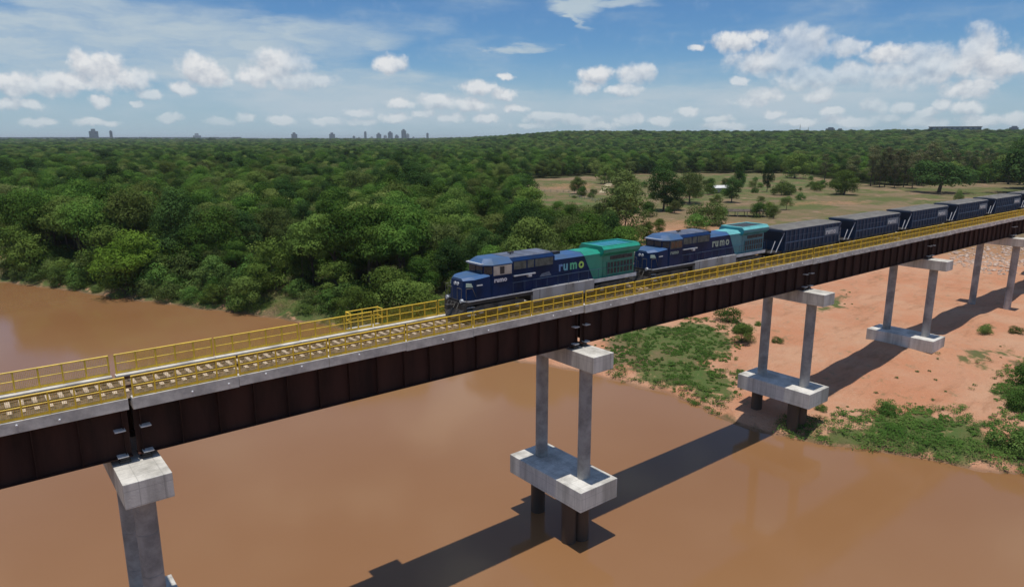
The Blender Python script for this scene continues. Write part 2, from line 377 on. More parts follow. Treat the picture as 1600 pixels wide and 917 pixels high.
def ground(u, v):                      # the ground point seen at a pixel of the photograph
    x, f, z = pix_dir(u, v); cx, sx = math.cos(HEAD), math.sin(HEAD)
    dx, dy = x * cx + f * sx, -x * sx + f * cx
    gz = 4.0
    for _ in range(8):
        t = (gz - CAMZ) / z; X, Y = dx * t, dy * t
        gz = float(height(np.array([X]), np.array([Y]))[0]); gz = max(gz, 0)
    return X, Y, gz

def gp(pts): return [ground(*p)[:2] for p in pts]

OPEN = [(68, 60), (69, 86), (98, 95), (122, 108), (146, 133), (158, 165), (164, 200)] + gp([(815, 315), (800, 299), (835, 281), (900, 277), (1000, 272), (1100, 271), (1180, 271), (1250, 272), (1330, 287), (1400, 291), (1480, 288), (1560, 286), (1640, 286)]) + \
       [(800, 60), (900, -200), (500, -420), (90, 0)]
GRASS = [gp([(925, 548), (960, 520), (1010, 515), (1100, 503), (1128, 505), (1140, 540), (1118, 570), (1140, 600), (1135, 636), (1060, 606), (1000, 590), (950, 583), (925, 575), (860, 560)]),
         gp([(1215, 665), (1290, 668), (1345, 655), (1390, 640), (1440, 640), (1500, 655), (1560, 685), (1600, 690), (1700, 690), (1720, 770), (1600, 745), (1490, 725), (1400, 712), (1250, 692)]),
         gp([(1580, 570), (1640, 560), (1700, 690), (1590, 690), (1565, 640)]),
         gp([(1285, 462), (1325, 452), (1330, 475), (1290, 490)]), gp([(1500, 560), (1560, 540), (1580, 555), (1520, 575)])]
FIELDG = [gp([(1040, 273), (1260, 274), (1290, 288), (1240, 300), (1120, 310), (1060, 330), (1010, 330), (1050, 300)]), gp([(760, 300), (900, 302), (960, 320), (930, 340), (840, 350), (800, 330)])]
RED = [gp([(1200, 318), (1240, 314), (1310, 313), (1380, 316), (1350, 321), (1270, 322), (1210, 321)]), gp([(1010, 350), (1060, 342), (1130, 346), (1190, 350), (1180, 360), (1090, 362)]), gp([(835, 292), (860, 287), (905, 285), (940, 287), (935, 297), (850, 298)]),
       gp([(1050, 298), (1068, 295), (1075, 303), (1055, 306)]), gp([(1500, 378), (1600, 372), (1600, 400), (1530, 402)])]
CLAY = [gp([(1120, 540), (1180, 530), (1260, 540), (1180, 570), (1120, 562)]), gp([(1380, 600), (1500, 560), (1560, 600), (1450, 625)])]

def axis(segs, lo, hi, grow=1.16):
    c = []
    for a, b, st_ in segs: c += list(np.arange(a, b, st_))
    c.append(segs[-1][1]); st_ = segs[-1][2]; x = c[-1]
    while x < hi: st_ *= grow; x += st_; c.append(x)
    st_ = segs[0][2]; x = c[0]; pre = []
    while x > lo: st_ *= grow; x -= st_; pre.append(x)
    return np.array(pre[::-1] + c)

gx = axis([(-20, 62, 4), (62, 165, 1.1), (165, 300, 3), (300, 620, 5)], -42000, 42000)
gy = axis([(0, 95, 1.1), (95, 330, 3), (330, 560, 6)], -42000, 42000)
GX, GY = np.meshgrid(gx, gy)
GD = shore_d(GX + 1.0 * wob(GX, GY, 13, 6), GY + 1.0 * wob(GX, GY, 11, 12))
GZ = height(GX, GY, GD)
wx, wy = GX + 2.2 * wob(GX, GY, 12, 2) + 1.2 * wob(GX, GY, 5, 9), GY + 2.2 * wob(GX, GY, 14, 7) + 1.2 * wob(GX, GY, 4.5, 14)
opn = poly_sd(wx, wy, OPEN)
cov_forest = sst(-opn, -4, 4)
cov_grass = np.zeros_like(GX); cov_red = np.zeros_like(GX)
for g in GRASS: cov_grass = np.maximum(cov_grass, 0.74 * sst(poly_sd(wx, wy, g), -2.5, 2.5))
for g in FIELDG: cov_grass = np.maximum(cov_grass, 0.8 * sst(poly_sd(GX, GY, g), -10, 10))
for g in RED: cov_red = np.maximum(cov_red, 0.40 * sst(poly_sd(wx, wy, g), -9, 9))
for g in CLAY: cov_red = np.maximum(cov_red, 0.55 * sst(poly_sd(wx, wy, g), -3, 4))
fringe = sst(GD, 13, 8) * sst(GD, -1, 0.3) * sst(GY, 92, 105) * (GX < 120)
cov_forest = cov_forest * (1 - fringe); cov_grass = np.maximum(cov_grass, fringe)
cov_dry = sst(np.hypot(GX, GY), 190, 260) * sst(GX, 130, 200)
nx, ny = len(gx), len(gy)
gm = bpy.data.meshes.new('ground')
vs = np.stack([GX, GY, GZ], -1).reshape(-1, 3)
ii = (np.arange(ny - 1)[:, None] * nx + np.arange(nx - 1)[None, :]).ravel()
fs = np.stack([ii, ii + 1, ii + 1 + nx, ii + nx], 1)
def np_mesh(me, vs, fs):
    n = fs.shape[1]
    me.vertices.add(len(vs)); me.vertices.foreach_set('co', np.ascontiguousarray(vs, dtype=np.float32).ravel())
    me.loops.add(fs.size); me.loops.foreach_set('vertex_index', np.ascontiguousarray(fs, dtype=np.int32).ravel())
    me.polygons.add(len(fs)); me.polygons.foreach_set('loop_start', np.arange(0, fs.size, n, dtype=np.int32))
    me.update(calc_edges=True); me.validate()
np_mesh(gm, vs, fs)
gm.polygons.foreach_set('use_smooth', [True] * len(gm.polygons))
at = gm.color_attributes.new('cover', 'FLOAT_COLOR', 'POINT')
at.data.foreach_set('color', np.stack([cov_forest, cov_grass, cov_red, cov_dry], -1).astype(np.float32).ravel())

m, t = new_mat('ground earth')
ob = t.n('ShaderNodeTexCoord').outputs['Object']
ca = t.n('ShaderNodeAttribute', attribute_name='cover'); cs = t.n('ShaderNodeSeparateColor', {'Color': ca.outputs['Color']})
n1 = t.noise(ob, 0.09, 6.0, 0.62).outputs['Fac']; n2 = t.noise(ob, 0.55, 6.0, 0.68).outputs['Fac']; n3 = t.noise(ob, 3.0, 4.0, 0.6).outputs['Fac']
sand = t.mix(t.ss(n1, 0.35, 0.66), (0.53, 0.300, 0.185), (0.50, 0.228, 0.125))
sand = t.mix(t.ss(n2, 0.52, 0.78, 0, 0.75), sand, (0.40, 0.27, 0.18))
sand = t.mix(t.ss(n3, 0.54, 0.76, 0, 0.4), sand, (0.60, 0.41, 0.28))
n5 = t.noise(t.n('ShaderNodeVectorMath', {0: ob, 1: (0.35, 1.0, 1.0)}, operation='MULTIPLY').outputs[0], 0.42, 6.0, 0.7).outputs['Fac']
sand = t.mix(t.ss(n5, 0.5, 0.72, 0, 0.7), sand, (0.33, 0.165, 0.09))
sand = t.mix(t.ss(t.noise(ob, 1.6, 3.0, 0.7).outputs['Fac'], 0.64, 0.74, 0, 0.8), sand, (0.24, 0.15, 0.085))
sand = t.mix(t.ss(t.m('ADD', t.m('MULTIPLY', n2, 0.6), t.m('MULTIPLY', n1, 0.4)), 0.58, 0.66, 0, 0.6), sand, (0.20, 0.155, 0.065))
n0 = t.noise(ob, 0.022, 5.0, 0.6).outputs['Fac']
dry = t.mix(t.ss(n1, 0.35, 0.65), (0.200, 0.145, 0.080), (0.135, 0.125, 0.050))
dry = t.mix(t.ss(n2, 0.45, 0.75, 0, 0.8), dry, (0.23, 0.165, 0.10))
dry = t.mix(t.ss(n0, 0.45, 0.65, 0, 0.6), dry, (0.28, 0.185, 0.12))
dry = t.mix(t.ss(t.noise(ob, 0.035, 5.0, 0.65).outputs['Fac'], 0.48, 0.58, 0, 0.85), dry, (0.095, 0.120, 0.035))
dry = t.mix(t.ss(t.noise(ob, 0.06, 6.0, 0.7).outputs['Fac'], 0.56, 0.66, 0, 0.8), dry, (0.34, 0.21, 0.14))
sand = t.mix(ca.outputs['Alpha'], sand, dry)
sand = t.mix(t.ss(t.m('ADD', cs.outputs[2], t.m('MULTIPLY', t.m('SUBTRACT', n2, 0.5), 0.8)), 0.2, 0.75), sand, (0.50, 0.245, 0.145))
gr = t.mix(t.ss(n2, 0.35, 0.65), (0.070, 0.125, 0.030), (0.13, 0.130, 0.05))
gr = t.mix(t.ss(n3, 0.45, 0.7, 0, 0.6), gr, (0.10, 0.12, 0.03))
gr = t.mix(t.ss(n1, 0.45, 0.62, 0, 0.85), gr, (0.22, 0.145, 0.085))
sand = t.mix(t.ss(t.m('ADD', cs.outputs[1], t.m('MULTIPLY', t.m('SUBTRACT', n2, 0.5), 1.3)), 0.35, 0.62), sand, gr)
fo = t.mix(n2, (0.050, 0.070, 0.022), (0.105, 0.098, 0.045))
col = t.mix(t.ss(t.m('ADD', cs.outputs[0], t.m('MULTIPLY', t.m('SUBTRACT', n2, 0.5), 0.9)), 0.35, 0.65), sand, fo)
# damp strip at the water
geo = t.n('ShaderNodeSeparateXYZ', {'Vector': t.n('ShaderNodeNewGeometry').outputs['Position']}).outputs[2]
col = t.mix(t.ss(geo, 0.04, 0.30, 0.75, 0.0), col, (0.22, 0.125, 0.07))
bp = t.n('ShaderNodeBump', {'Height': t.m('ADD', t.m('MULTIPLY', n2, 1.0), t.m('MULTIPLY', n3, 0.25)), 'Strength': 0.8, 'Distance': 0.8})
bs = t.n('ShaderNodeBsdfPrincipled', {'Base Color': col, 'Roughness': 0.95, 'Specular IOR Level': 0.15, 'Normal': bp.outputs[0]})
t.nt.links.new(bs.outputs[0], t.out.inputs[0])
gm.materials.append(m)
tag(add('ground', gm), kind='structure')

# water
m, t = new_mat('muddy river water')
ob = t.n('ShaderNodeTexCoord').outputs['Object']
b1 = t.noise(ob, 0.018, 4.0, 0.5).outputs['Fac']
wcol = t.mix(t.ss(b1, 0.35, 0.65), (0.275, 0.143, 0.066), (0.245, 0.120, 0.049))
wn = t.noise(t.n('ShaderNodeVectorMath', {0: ob, 1: (0.5, 1.0, 1.0)}, operation='MULTIPLY').outputs[0], 0.9, 4.0, 0.55).outputs['Fac']
bp = t.n('ShaderNodeBump', {'Height': wn, 'Strength': 0.10, 'Distance': 0.06})
bs = t.n('ShaderNodeBsdfPrincipled', {'Base Color': wcol, 'Roughness': 0.09, 'IOR': 1.33, 'Specular IOR Level': 0.5, 'Normal': bp.outputs[0]})
t.nt.links.new(bs.outputs[0], t.out.inputs[0])
wb = MB(); wb.poly([(-2500, -2500, 0), (900, -2500, 0), (900, 1800, 0), (-2500, 1800, 0)], [(0, 1, 2, 3)])
tag(wb.build('river_water', m), kind='structure')

# ------------------------------------------------------------------ bridge
YC, Y0, Y1 = 43.5, 41.0, 46.0          # deck centre and edges
ZR, ZT, ZB, ZG, ZC = 21.8, 21.55, 20.92, 18.05, 17.75   # rail top, curb top, concrete soffit, girder soffit, pier cap top
PIERS = [6.1, 40.6, 77.9, 112.9, 149.0, 185.0]
JOINTS = [-30.0] + PIERS
SPAN_WORDS = ['bridge span at the left edge, nearest the viewer, dark girders under concrete deck',
              'bridge span with empty track, crossing brown water between the two nearest piers',
              'bridge span carrying both locomotives, from mid river pier to bank pier',
              'bridge span over bare sand, between bank pier and next pier inland',
              'bridge span under the middle wagons, over sand with the bridge shadow',
              'farthest bridge span in view, at the right edge of the photo']
rngb = random.Random(3)
for k, (a, b) in enumerate(zip(JOINTS, JOINTS[1:])):
    a += 0.09; b -= 0.09; L = b - a
    sp = empty('bridge_span', (a, YC, ZG), label=SPAN_WORDS[k], cat='bridge span', group='spans of the railway bridge')
    Z = lambda z: z - ZG
    mb = MB(); mb.box(0, L, -2.02, 2.02, Z(ZB), Z(21.2)); mb.build('deck_slab', M['concrete'], sp)
    nseg = 6; pl = L / nseg
    for side in (-1, 1):
        cb = MB()
        cb.poly([], [])
        me_c = None
        for q in range(nseg):
            c = MB(); lip = 0.0 if q % 2 else 0.012
            ya, yb = sorted((side * 2.03, side * (2.5 + lip)))
            c.box(0.008, pl - 0.008, ya, yb, Z(ZB) - (0.05 if q % 3 == 0 else 0.0), Z(ZT))
            c.build('curb_segment', M['curb'], sp, (q * pl, 0, 0), bevel=0.02)
        # girder
        yg = side * 1.85
        g = MB(); g.box(0.05, L - 0.05, yg - 0.02, yg + 0.02, 0.05, Z(ZB) - 0.06)
        g.box(0.05, L - 0.05, yg - 0.3, yg + 0.3, 0, 0.05); g.box(0.05, L - 0.05, yg - 0.28, yg + 0.28, Z(ZB) - 0.06, Z(ZB) - 0.004)
        go = g.build('girder', M['steel'], sp)
        ns = max(2, round(L / 2.13)); st_me = None
        for q in range(ns + 1):
            x = 0.35 + (L - 0.7) * q / ns
            if st_me is None:
                s_ = MB(); s_.box(-0.025, 0.025, -0.27, -0.021, 0.052, Z(ZB) - 0.062); s_.box(-0.025, 0.025, 0.021, 0.27, 0.052, Z(ZB) - 0.062); st_me = s_.mesh('stiffener', M['steel'])
            add('stiffener', st_me, go, (x, yg, 0))
        for xs in (L * .34, L * .67):
            sp2 = MB(); sp2.box(xs - .32, xs + .32, yg - .035, yg + .035, .3, Z(ZB) - .35)
            for ix in (-.22, -.1, .1, .22):
                for iz in range(9): sp2.box(xs + ix - .022, xs + ix + .022, yg - .055, yg + .055, .42 + .26 * iz, .464 + .26 * iz)
            sp2.build('splice_plate', M['steel'], go)
        if side < 0:
            bk = MB(); bk.poly([(-0.27, -0.28, 0), (0.27, -0.28, 0), (0.27, -0.78, 0.0), (-0.27, -0.78, 0.0), (-0.27, -0.28, 0.06), (0.27, -0.28, 0.06), (0.27, -0.78, 0.06), (-0.27, -0.78, 0.06)],
                              [(0, 1, 2, 3), (4, 5, 6, 7), (0, 1, 5, 4), (1, 2, 6, 5), (2, 3, 7, 6), (3, 0, 4, 7)])
            bk_me = bk.mesh('jacking_bracket', M['bracket'])
            for x in (0.55, L - 0.55):
                for z in (0.12, 1.62): add('jacking_bracket', bk_me, go, (x, yg + 0.28, z))
        # panels of railing
        yr = side * 2.42
        pr = None
        for q in range(nseg):
            if pr is None:
                r_ = MB(); r_.tube((0.06, 0, 1.2), (pl - 0.06, 0, 1.2), 0.05)
                pr = r_.build('railing_panel', M['yellow'], sp, (0, yr, Z(ZT)))
                r_ = MB(); r_.tube((0.06, 0, 0.66), (pl - 0.06, 0, 0.66), 0.042); r_.build('mid_rail', M['yellow'], pr)
                r_ = MB(); r_.box(0.06, pl - 0.06, -0.012, 0.012, 0.03, 0.17); r_.build('toe_board', M['yellow'], pr)
                r_ = MB()
                wire = lambda p0, p1, d_: r_.loft([[Vector(p) + Vector(q) for q in ((d_[0], 0, d_[1]), (0, .007, 0), (-d_[0], 0, -d_[1]), (0, -.007, 0))] for p in (p0, p1)], caps=False)
                for i in range(int(pl / .085)): wire((.08 + .085 * i, 0, .1), (.08 + .085 * i, 0, 1.19), (.007, 0))
                for i in range(11): wire((.08, 0, .2 + .09 * i), (pl - .08, 0, .2 + .09 * i), (0, .007))
                tag(r_.build('mesh_infill', M['yellow'], pr), kind='stuff')
                pm = MB(); pm.box(-0.04, 0.04, -0.04, 0.04, 0.0, 1.2); pme = pm.mesh('post', M['yellow'])
                for j in range(6): add('post', pme, pr, (0.10 + (pl - 0.2) * j / 5, 0.0, 0))
            else:
                c = copy_tree(pr, sp); c.location = (q * pl, yr, Z(ZT))
        if side < 0:
            dm = MB(); dm.tube((0, -2.5, Z(21.28)), (0, -2.58, Z(21.27)), 0.05); dme = dm.mesh('drain_spout', M['white'])
            for q in range(int(L / 2.13)):
                if rngb.random() < 0.72: add('drain_spout', dme, sp, (0.9 + 2.13 * q + rngb.uniform(-.2, .2), 0, rngb.uniform(-.16, .1)))
        for x in (0.5, L - 0.5):
            if side > 0:
                d = MB(); d.box(x - 0.04, x + 0.04, -1.54, 1.54, 0.3, Z(ZB) - 0.1); d.build('end_diaphragm', M['steel'], sp)
    if k == 1:   # refuge bay built out from the far railing
        rf = MB(); rf.box(0, 2.7, 2.53, 3.4, Z(21.36), Z(ZT)); rp = rf.build('refuge_platform', M['curb'], sp, (15.4, 0, 0))
        f_ = MB()
        for x0_, y0_ in ((0.06, 2.6), (0.06, 3.32), (2.64, 2.6), (2.64, 3.32), (1.35, 3.32)): f_.box(x0_ - .045, x0_ + .045, y0_ - .045, y0_ + .045, Z(ZT), Z(ZT) + 1.3)
        for z in (0.66, 1.25): f_.path([(0.06, 2.6, Z(ZT) + z), (0.06, 3.32, Z(ZT) + z), (2.64, 3.32, Z(ZT) + z), (2.64, 2.6, Z(ZT) + z)], 0.045)
        f_.build('refuge_railing', M['yellow'], rp)

# track
tr = empty('railway_track', (0, YC, ZR), label='single railway track of rusty rails on pale concrete sleepers along the bridge deck', cat='railway track')
rs = [(-.036, 0), (.036, 0), (.036, -.04), (.01, -.06), (.01, -.14), (.07, -.155), (.07, -.17), (-.07, -.17), (-.07, -.155), (-.01, -.14), (-.01, -.06), (-.036, -.04)]
for s_ in (-1, 1):
    r_ = MB(); r_.prism_x([(s_ * 0.835 + y, z) for y, z in rs], -29.9, 184.9); r_.build('rail', M['rail'], tr)
sm = MB(); sm.loft([[(-.11, y, -.20 + h_), (.11, y, -.20 + h_), (.14, y, -.42), (-.14, y, -.42)] for y, h_ in ((-1.35, .0), (-.6, .03), (.6, .03), (1.35, .0))])
sme = sm.mesh('sleeper', M['sleeper'])
for i in range(300): 
    o = add('sleeper', sme, tr, (-22 + 0.6 * i, 0, 0.0)); o.rotation_euler = (0, 0, rngb.uniform(-.012, .012))
# ballast: rough stone bed with its own relief
bx = np.arange(-29.8, 184.9, 0.22); by = np.linspace(-2.0, 2.0, 21)
BX, BY = np.meshgrid(bx, by)
BZ = -0.30 + RNG.uniform(-.035, .035, BX.shape) - 0.08 * sst(np.abs(BY), 1.4, 2.0)
bm_ = bpy.data.meshes.new('ballast'); n_ = len(bx)
ii = (np.arange(len(by) - 1)[:, None] * n_ + np.arange(n_ - 1)[None, :]).ravel()
np_mesh(bm_, np.stack([BX, BY + YC, BZ + ZR], -1).reshape(-1, 3), np.stack([ii, ii + 1, ii + 1 + n_, ii + n_], 1)); bm_.materials.append(M['ballast'])
tag(add('ballast', bm_), kind='stuff')

# piers
PW = ['bridge pier at the lower left, white cap in the sun, standing in brown water',
      'bridge pier in mid river, two round columns on a long pale pile cap',
      'bridge pier at the water edge, its pile cap on dark piles above sand',
      'bridge pier on dry sand with its pile cap resting on the ground',
      'bridge pier at the right edge, two columns rising straight from the sand',
      'farthest bridge pier beyond the right edge of the photo']
for k, s_ in enumerate(PIERS):
    low = 5.9 if k < 4 else None
    gz = float(height(np.array([s_]), np.array([YC]))[0])
    base = 0.0 if k < 2 else gz
    pe = empty('bridge_pier', (s_, YC, base), label=PW[k], cat='bridge pier', group='piers of the railway bridge')
    Z = lambda z: z - base
    c = MB(); c.box(-1.2, 1.2, -4.9, 4.9, Z(ZC - 1.42), Z(ZC)); co = c.build('pier_cap', M['concrete'], pe, bevel=0.03)
    for y in (-1.85, 1.85):
        for x in (-0.55, 0.55):
            b_ = MB(); b_.box(x - .28, x + .28, y - .3, y + .3, Z(ZC) + .003, Z(ZC) + .16); b_.box(x - .22, x + .22, y - .24, y + .24, Z(ZC) + .16, Z(ZG) - .003); b_.build('bearing', M['black'], co)
    zl = low if low else gz - 1.0
    for y in (-2.85, 2.85):
        cm = MB(); z0_, z1_ = Z(zl) - (0.0 if low else .5), Z(ZC - 1.42)
        nl = 4
        for q in range(nl):
            a_, b_ = z0_ + (z1_ - z0_) * q / nl, z0_ + (z1_ - z0_) * (q + 1) / nl
            ring = lambda z, r: [(r * math.cos(6.28319 * i / 28), y + r * math.sin(6.28319 * i / 28), z) for i in range(28)]
            cm.loft([ring(a_, .575), ring(b_ - .03, .575), ring(b_ - .03, .555), ring(b_, .555)], caps=(q in (0, nl - 1)))
        cm.build('column', M['column'], pe, smooth=True)
    if low:
        c = MB(); c.box(-2.25, 2.25, -4.85, 4.85, Z(4.05), Z(5.9)); pc = c.build('pile_cap', M['concrete'], pe, bevel=0.04)
        pts = [(-1.4, -2.55), (-.2, -2.9), (-.1, 3.2)]
        if k == 3: pts = []
        for x, y in pts:
            p_ = MB(); p_.tube((x, y, Z(-2.6 if k < 2 else gz - 1.5)), (x, y, Z(4.05)), .68, n=24); p_.build('pile', M['wet'], pe, smooth=True)
ab = MB(); ab.box(185.6, 190, 38.5, 48.5, 4, 21.3); tag(ab.build('bridge_abutment', M['concrete']), 'plain concrete abutment closing the far end of the bridge, outside the photo', 'abutment')


# ------------------------------------------------------------------ train
TX0 = 27.7
def slab_sec(hw, z0, zs, z1, cut):
    return [(-hw, z0), (hw, z0), (hw, zs), (hw - cut, z1), (-hw + cut, z1), (-hw, zs)]

def bogie(parent, x0, x1):
    b = MB(); xm = (x0 + x1) / 2
    for s_ in (-1, 1):
        y0, y1 = sorted((s_ * 1.10, s_ * 1.24))
        b.prism_y([(x0, .62), (x0 + .5, .50), (x0 + 1.0, .42), (x1 - 1.0, .42), (x1 - .5, .50), (x1, .62), (x1, .92), (x1 - .7, 1.02), (x0 + .7, 1.02), (x0, .92)], y0, y1)
    b.box(x0 + .9, x1 - .9, -1.1, 1.1, .55, 1.0)
    bo = b.build('bogie', M['bogiegrey'], parent)
    n = 3 if x1 - x0 > 3.5 else 2
    for i in range(n):
        x = x0 + .75 + (x1 - x0 - 1.5) * i / (n - 1)
        wmb = MB()
        for s_ in (-1, 1):
            wmb.tube((x, s_ * .77, .5), (x, s_ * .90, .5), .5, n=20); wmb.tube((x, s_ * .72, .5), (x, s_ * .77, .5), .54, n=20)
        wmb.tube((x, -.75, .5), (x, .75, .5), .09, n=8)
        wmb.build('wheelset', M['black'], bo)
        jb = MB()
        for s_ in (-1, 1): jb.box(x - .19, x + .19, min(s_ * 1.245, s_ * 1.36), max(s_ * 1.245, s_ * 1.36), .4, .72)
        jb.build('axle_box', M['strut'], bo)
    return bo

def locomotive(x0, lab, body2, top2, colour_logo):
    t_ = empty('locomotive', (x0, YC, ZR), label=lab, cat='locomotive', group='two leading locomotives')
    rad_in = M['teal'] if colour_logo else M['grille']
    f = MB(); f.box(1.45, 20.5, -1.48, 1.48, 1.2, 1.5); f.build('frame', M['black'], t_)
    st_ = MB(); st_.box(1.6, 8.0, -1.515, -1.485, 1.47, 1.56); st_.box(15.0, 20.4, -1.515, -1.485, 1.25, 1.56); st_.box(1.6, 20.4, 1.485, 1.515, 1.47, 1.56)
    st_.poly([(1.35, -.95, 1.47), (1.6, -1.515, 1.47), (1.6, -1.515, 1.56), (1.35, -.95, 1.56), (1.31, -.93, 1.47), (1.55, -1.49, 1.47), (1.55, -1.49, 1.56), (1.31, -.93, 1.56)], [(0, 1, 2, 3), (4, 5, 6, 7), (0, 4, 7, 3), (3, 2, 6, 7)])
    st_.build('sill_stripe', M['silver'], t_)
    # front end
    p = MB(); p.loft([[(.75, -1.35, .2), (.75, 1.35, .2), (.75, 1.35, 1.3), (.75, -1.35, 1.3)], [(.95, -1.4, .25), (.95, 1.4, .25), (.95, 1.4, 1.3), (.95, -1.4, 1.3)]])
    p.poly([(.28, -.5, .15), (.75, -1.3, .15), (.75, 1.3, .15), (.28, .5, .15), (.70, -.5, .85), (.75, -1.3, .85), (.75, 1.3, .85), (.70, .5, .85)], [(0, 1, 2, 3), (4, 5, 6, 7), (0, 1, 5, 4), (0, 3, 7, 4), (3, 2, 6, 7)])
    p.build('pilot_plow', M['black'], t_, (.6, 0, 0))
    c = MB(); c.box(.02, .75, -.13, .13, .92, 1.14); c.box(-.02, .3, -.2, .2, .86, 1.2)
    if not colour_logo: c.box(-.6, .02, -.12, .12, .94, 1.12)
    c.build('coupler', M['black'], t_, (.6, 0, 0))
    sb = MB()
    for s_ in (-1, 1):
        for i in range(4): sb.box(1.05 + .02 * i, 1.85, min(s_ * (1.5 - .09 * i), s_ * 1.0), max(s_ * (1.5 - .09 * i), s_ * 1.0), .40 + .28 * i, .45 + .28 * i)
    sb.build('step', M['silver'], t_, (.5, 0, 0))
    sp_ = MB()
    for s_ in (-1, 1): sp_.box(1.0, 1.9, min(s_ * .9, s_ * 1.02), max(s_ * .9, s_ * 1.02), .35, 1.2)
    sp_.build('step_well', M['black'], t_, (.5, 0, 0))
    h = MB()
    for s_ in (-1, 1):
        h.path([(.95, s_ * 1.4, 1.5), (.95, s_ * 1.4, 2.5), (1.5, s_ * 1.45, 2.5), (1.9, s_ * 1.45, 1.6)], .025)
        h.path([(.85, s_ * .35, 1.5), (.85, s_ * .35, 2.45), (.85, s_ * .9, 2.45), (.85, s_ * .9, 1.5)], .025)
    for y in (-.7, -.25, .25, .7): h.tube((.55, y, .95), (.75, y, 1.35), .04)
    h.build('front_handrail', M['bogiegrey'], t_, (.55, 0, 0))
    for s_ in (-1, 1):
        d = MB(); d.tube((.70, s_ * .95, 1.52), (.9, s_ * .95, 1.52), .14, n=12); d.build('ditch_light', M['silver'], t_, (.58, 0, 0))
    # nose with chamfered corners and sloping top
    def plan(zf, zr, y, in_=0.0): return [(1.52 + in_, -.78, zf), (2.35, -y, zf + (zr - zf) * .5), (3.75, -y, zr), (3.75, y, zr), (2.35, y, zf + (zr - zf) * .5), (1.52 + in_, .78, zf)]
    nb = MB(); lo = plan(1.5, 1.5, 1.49); hi = plan(2.98, 3.22, 1.44, .12); nb.loft([lo, hi]); nb.build('nose', M['blue'], t_)
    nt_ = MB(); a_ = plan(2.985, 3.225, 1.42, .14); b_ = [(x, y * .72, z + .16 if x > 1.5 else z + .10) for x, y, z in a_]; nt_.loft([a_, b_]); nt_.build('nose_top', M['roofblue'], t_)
    hl = MB()
    for y in (-.18, .18): hl.tube((1.12, y, 2.72), (1.26, y, 2.72), .13, n=14)
    hl.build('headlight', M['silver'], t_, (.42, 0, 0))
    for s_ in (-1, 1):
        q = MB(); q.poly([(1.50, s_ * 1.05, 2.55), (2.10, s_ * 1.40, 2.55), (2.12, s_ * 1.37, 2.83), (1.54, s_ * 1.03, 2.83)] + [(1.6, s_ * .95, 2.55), (2.2, s_ * 1.3, 2.55), (2.2, s_ * 1.27, 2.83), (1.64, s_ * .93, 2.83)],
                         [(0, 1, 2, 3), (4, 5, 6, 7), (0, 1, 5, 4), (1, 2, 6, 5), (2, 3, 7, 6), (3, 0, 4, 7)]); q.build('number_board', M['logopale'], t_, (.22, 0, 0))
        q = MB(); q.box(2.42, 2.95, min(s_ * 1.485, s_ * 1.53), max(s_ * 1.485, s_ * 1.53), 2.62, 2.70); q.build('grab_rail', M['silver'], t_)
    # cab
    cp = [(3.45, -.92), (4.0, -1.49), (5.9, -1.49), (5.9, 1.49), (4.0, 1.49), (3.45, .92)]
    cb = MB(); cb.loft([[(x, y, 1.5) for x, y in cp], [(x, y, 3.98) for x, y in cp]]); cb.build('cab', M['blue'], t_)
    rf = MB(); e1 = [(x - (.22 if x < 3.6 else 0), y * 1.02, 3.985) for x, y in cp]; e2 = [(x - (.22 if x < 3.6 else 0), y * 1.02, 4.06) for x, y in cp]; e3 = [(x + (.25 if x < 4.5 else 0), y * .62, 4.46) for x, y in cp]
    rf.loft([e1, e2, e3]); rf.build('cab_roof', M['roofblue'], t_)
    vs_ = MB(); vs_.box(3.17, 3.5, -.98, .98, 4.065, 4.16); vs_.build('roof_visor', M['silver'], t_)
    for y0, y1 in ((-.88, -.05), (.05, .88)):
        g = MB(); g.box(3.415, 3.46, y0, y1, 3.36, 3.93); g.build('windshield', M['glass'], t_)
    for s_ in (-1, 1):
        q = MB(); nx_, ny_ = -.72 * .03, s_ * .69 * .03
        A, B = (3.50, s_ * .97), (3.95, s_ * 1.44)
        q.poly([(A[0] + nx_, A[1] + ny_, 3.36), (B[0] + nx_, B[1] + ny_, 3.36), (B[0] + nx_, B[1] + ny_, 3.92), (A[0] + nx_, A[1] + ny_, 3.92), (A[0], A[1], 3.36), (B[0], B[1], 3.36), (B[0], B[1], 3.92), (A[0], A[1], 3.92)],
               [(0, 1, 2, 3), (0, 1, 5, 4), (1, 2, 6, 5), (2, 3, 7, 6), (3, 0, 4, 7)]); q.build('corner_window', M['glass'], t_)
        y0, y1 = sorted((s_ * 1.488, s_ * 1.53))
        wf = MB(); wf.box(4.02, 5.78, y0, y1, 3.22, 3.95)
        wo_ = wf.build('side_window', M['beige'] if colour_logo else M['olive'], t_)
        y0, y1 = sorted((s_ * 1.5, s_ * 1.538))
        for xa, xb, mm in ((4.62, 5.06, 'glass'), (4.1, 4.55, 'beige' if colour_logo else 'glass'), (5.14, 5.70, 'beige' if colour_logo else 'glass')):
            g = MB(); g.box(xa, xb, y0, y1 + .0, 3.30, 3.88); g.build('window_pane', M[mm], wo_)
    # hood sections
    hf = MB(); hf.prism_x(slab_sec(1.22, 1.5, 3.3, 3.36, .02), 5.91, 10.4)
    hf.prism_x(slab_sec(1.40, 3.365, 4.12, 4.36, .35), 5.92, 10.4); hf.build('equipment_hood', M['blue'], t_)
    hr = MB(); hr.prism_x([(-1.05, 4.363), (1.05, 4.363), (.85, 4.48), (-.85, 4.48)], 5.6, 10.3); hr.build('equipment_roof', M['roofgrey'], t_)
    for s_ in (-1, 1):
        for xa, xb in ((6.1, 7.35), (7.5, 8.15), (8.3, 10.2)):
            y0, y1 = sorted((s_ * 1.40, s_ * 1.425)); g = MB(); g.box(xa, xb, y0, y1, 3.45, 4.05); g.build('intake_screen', M['olive'], t_)
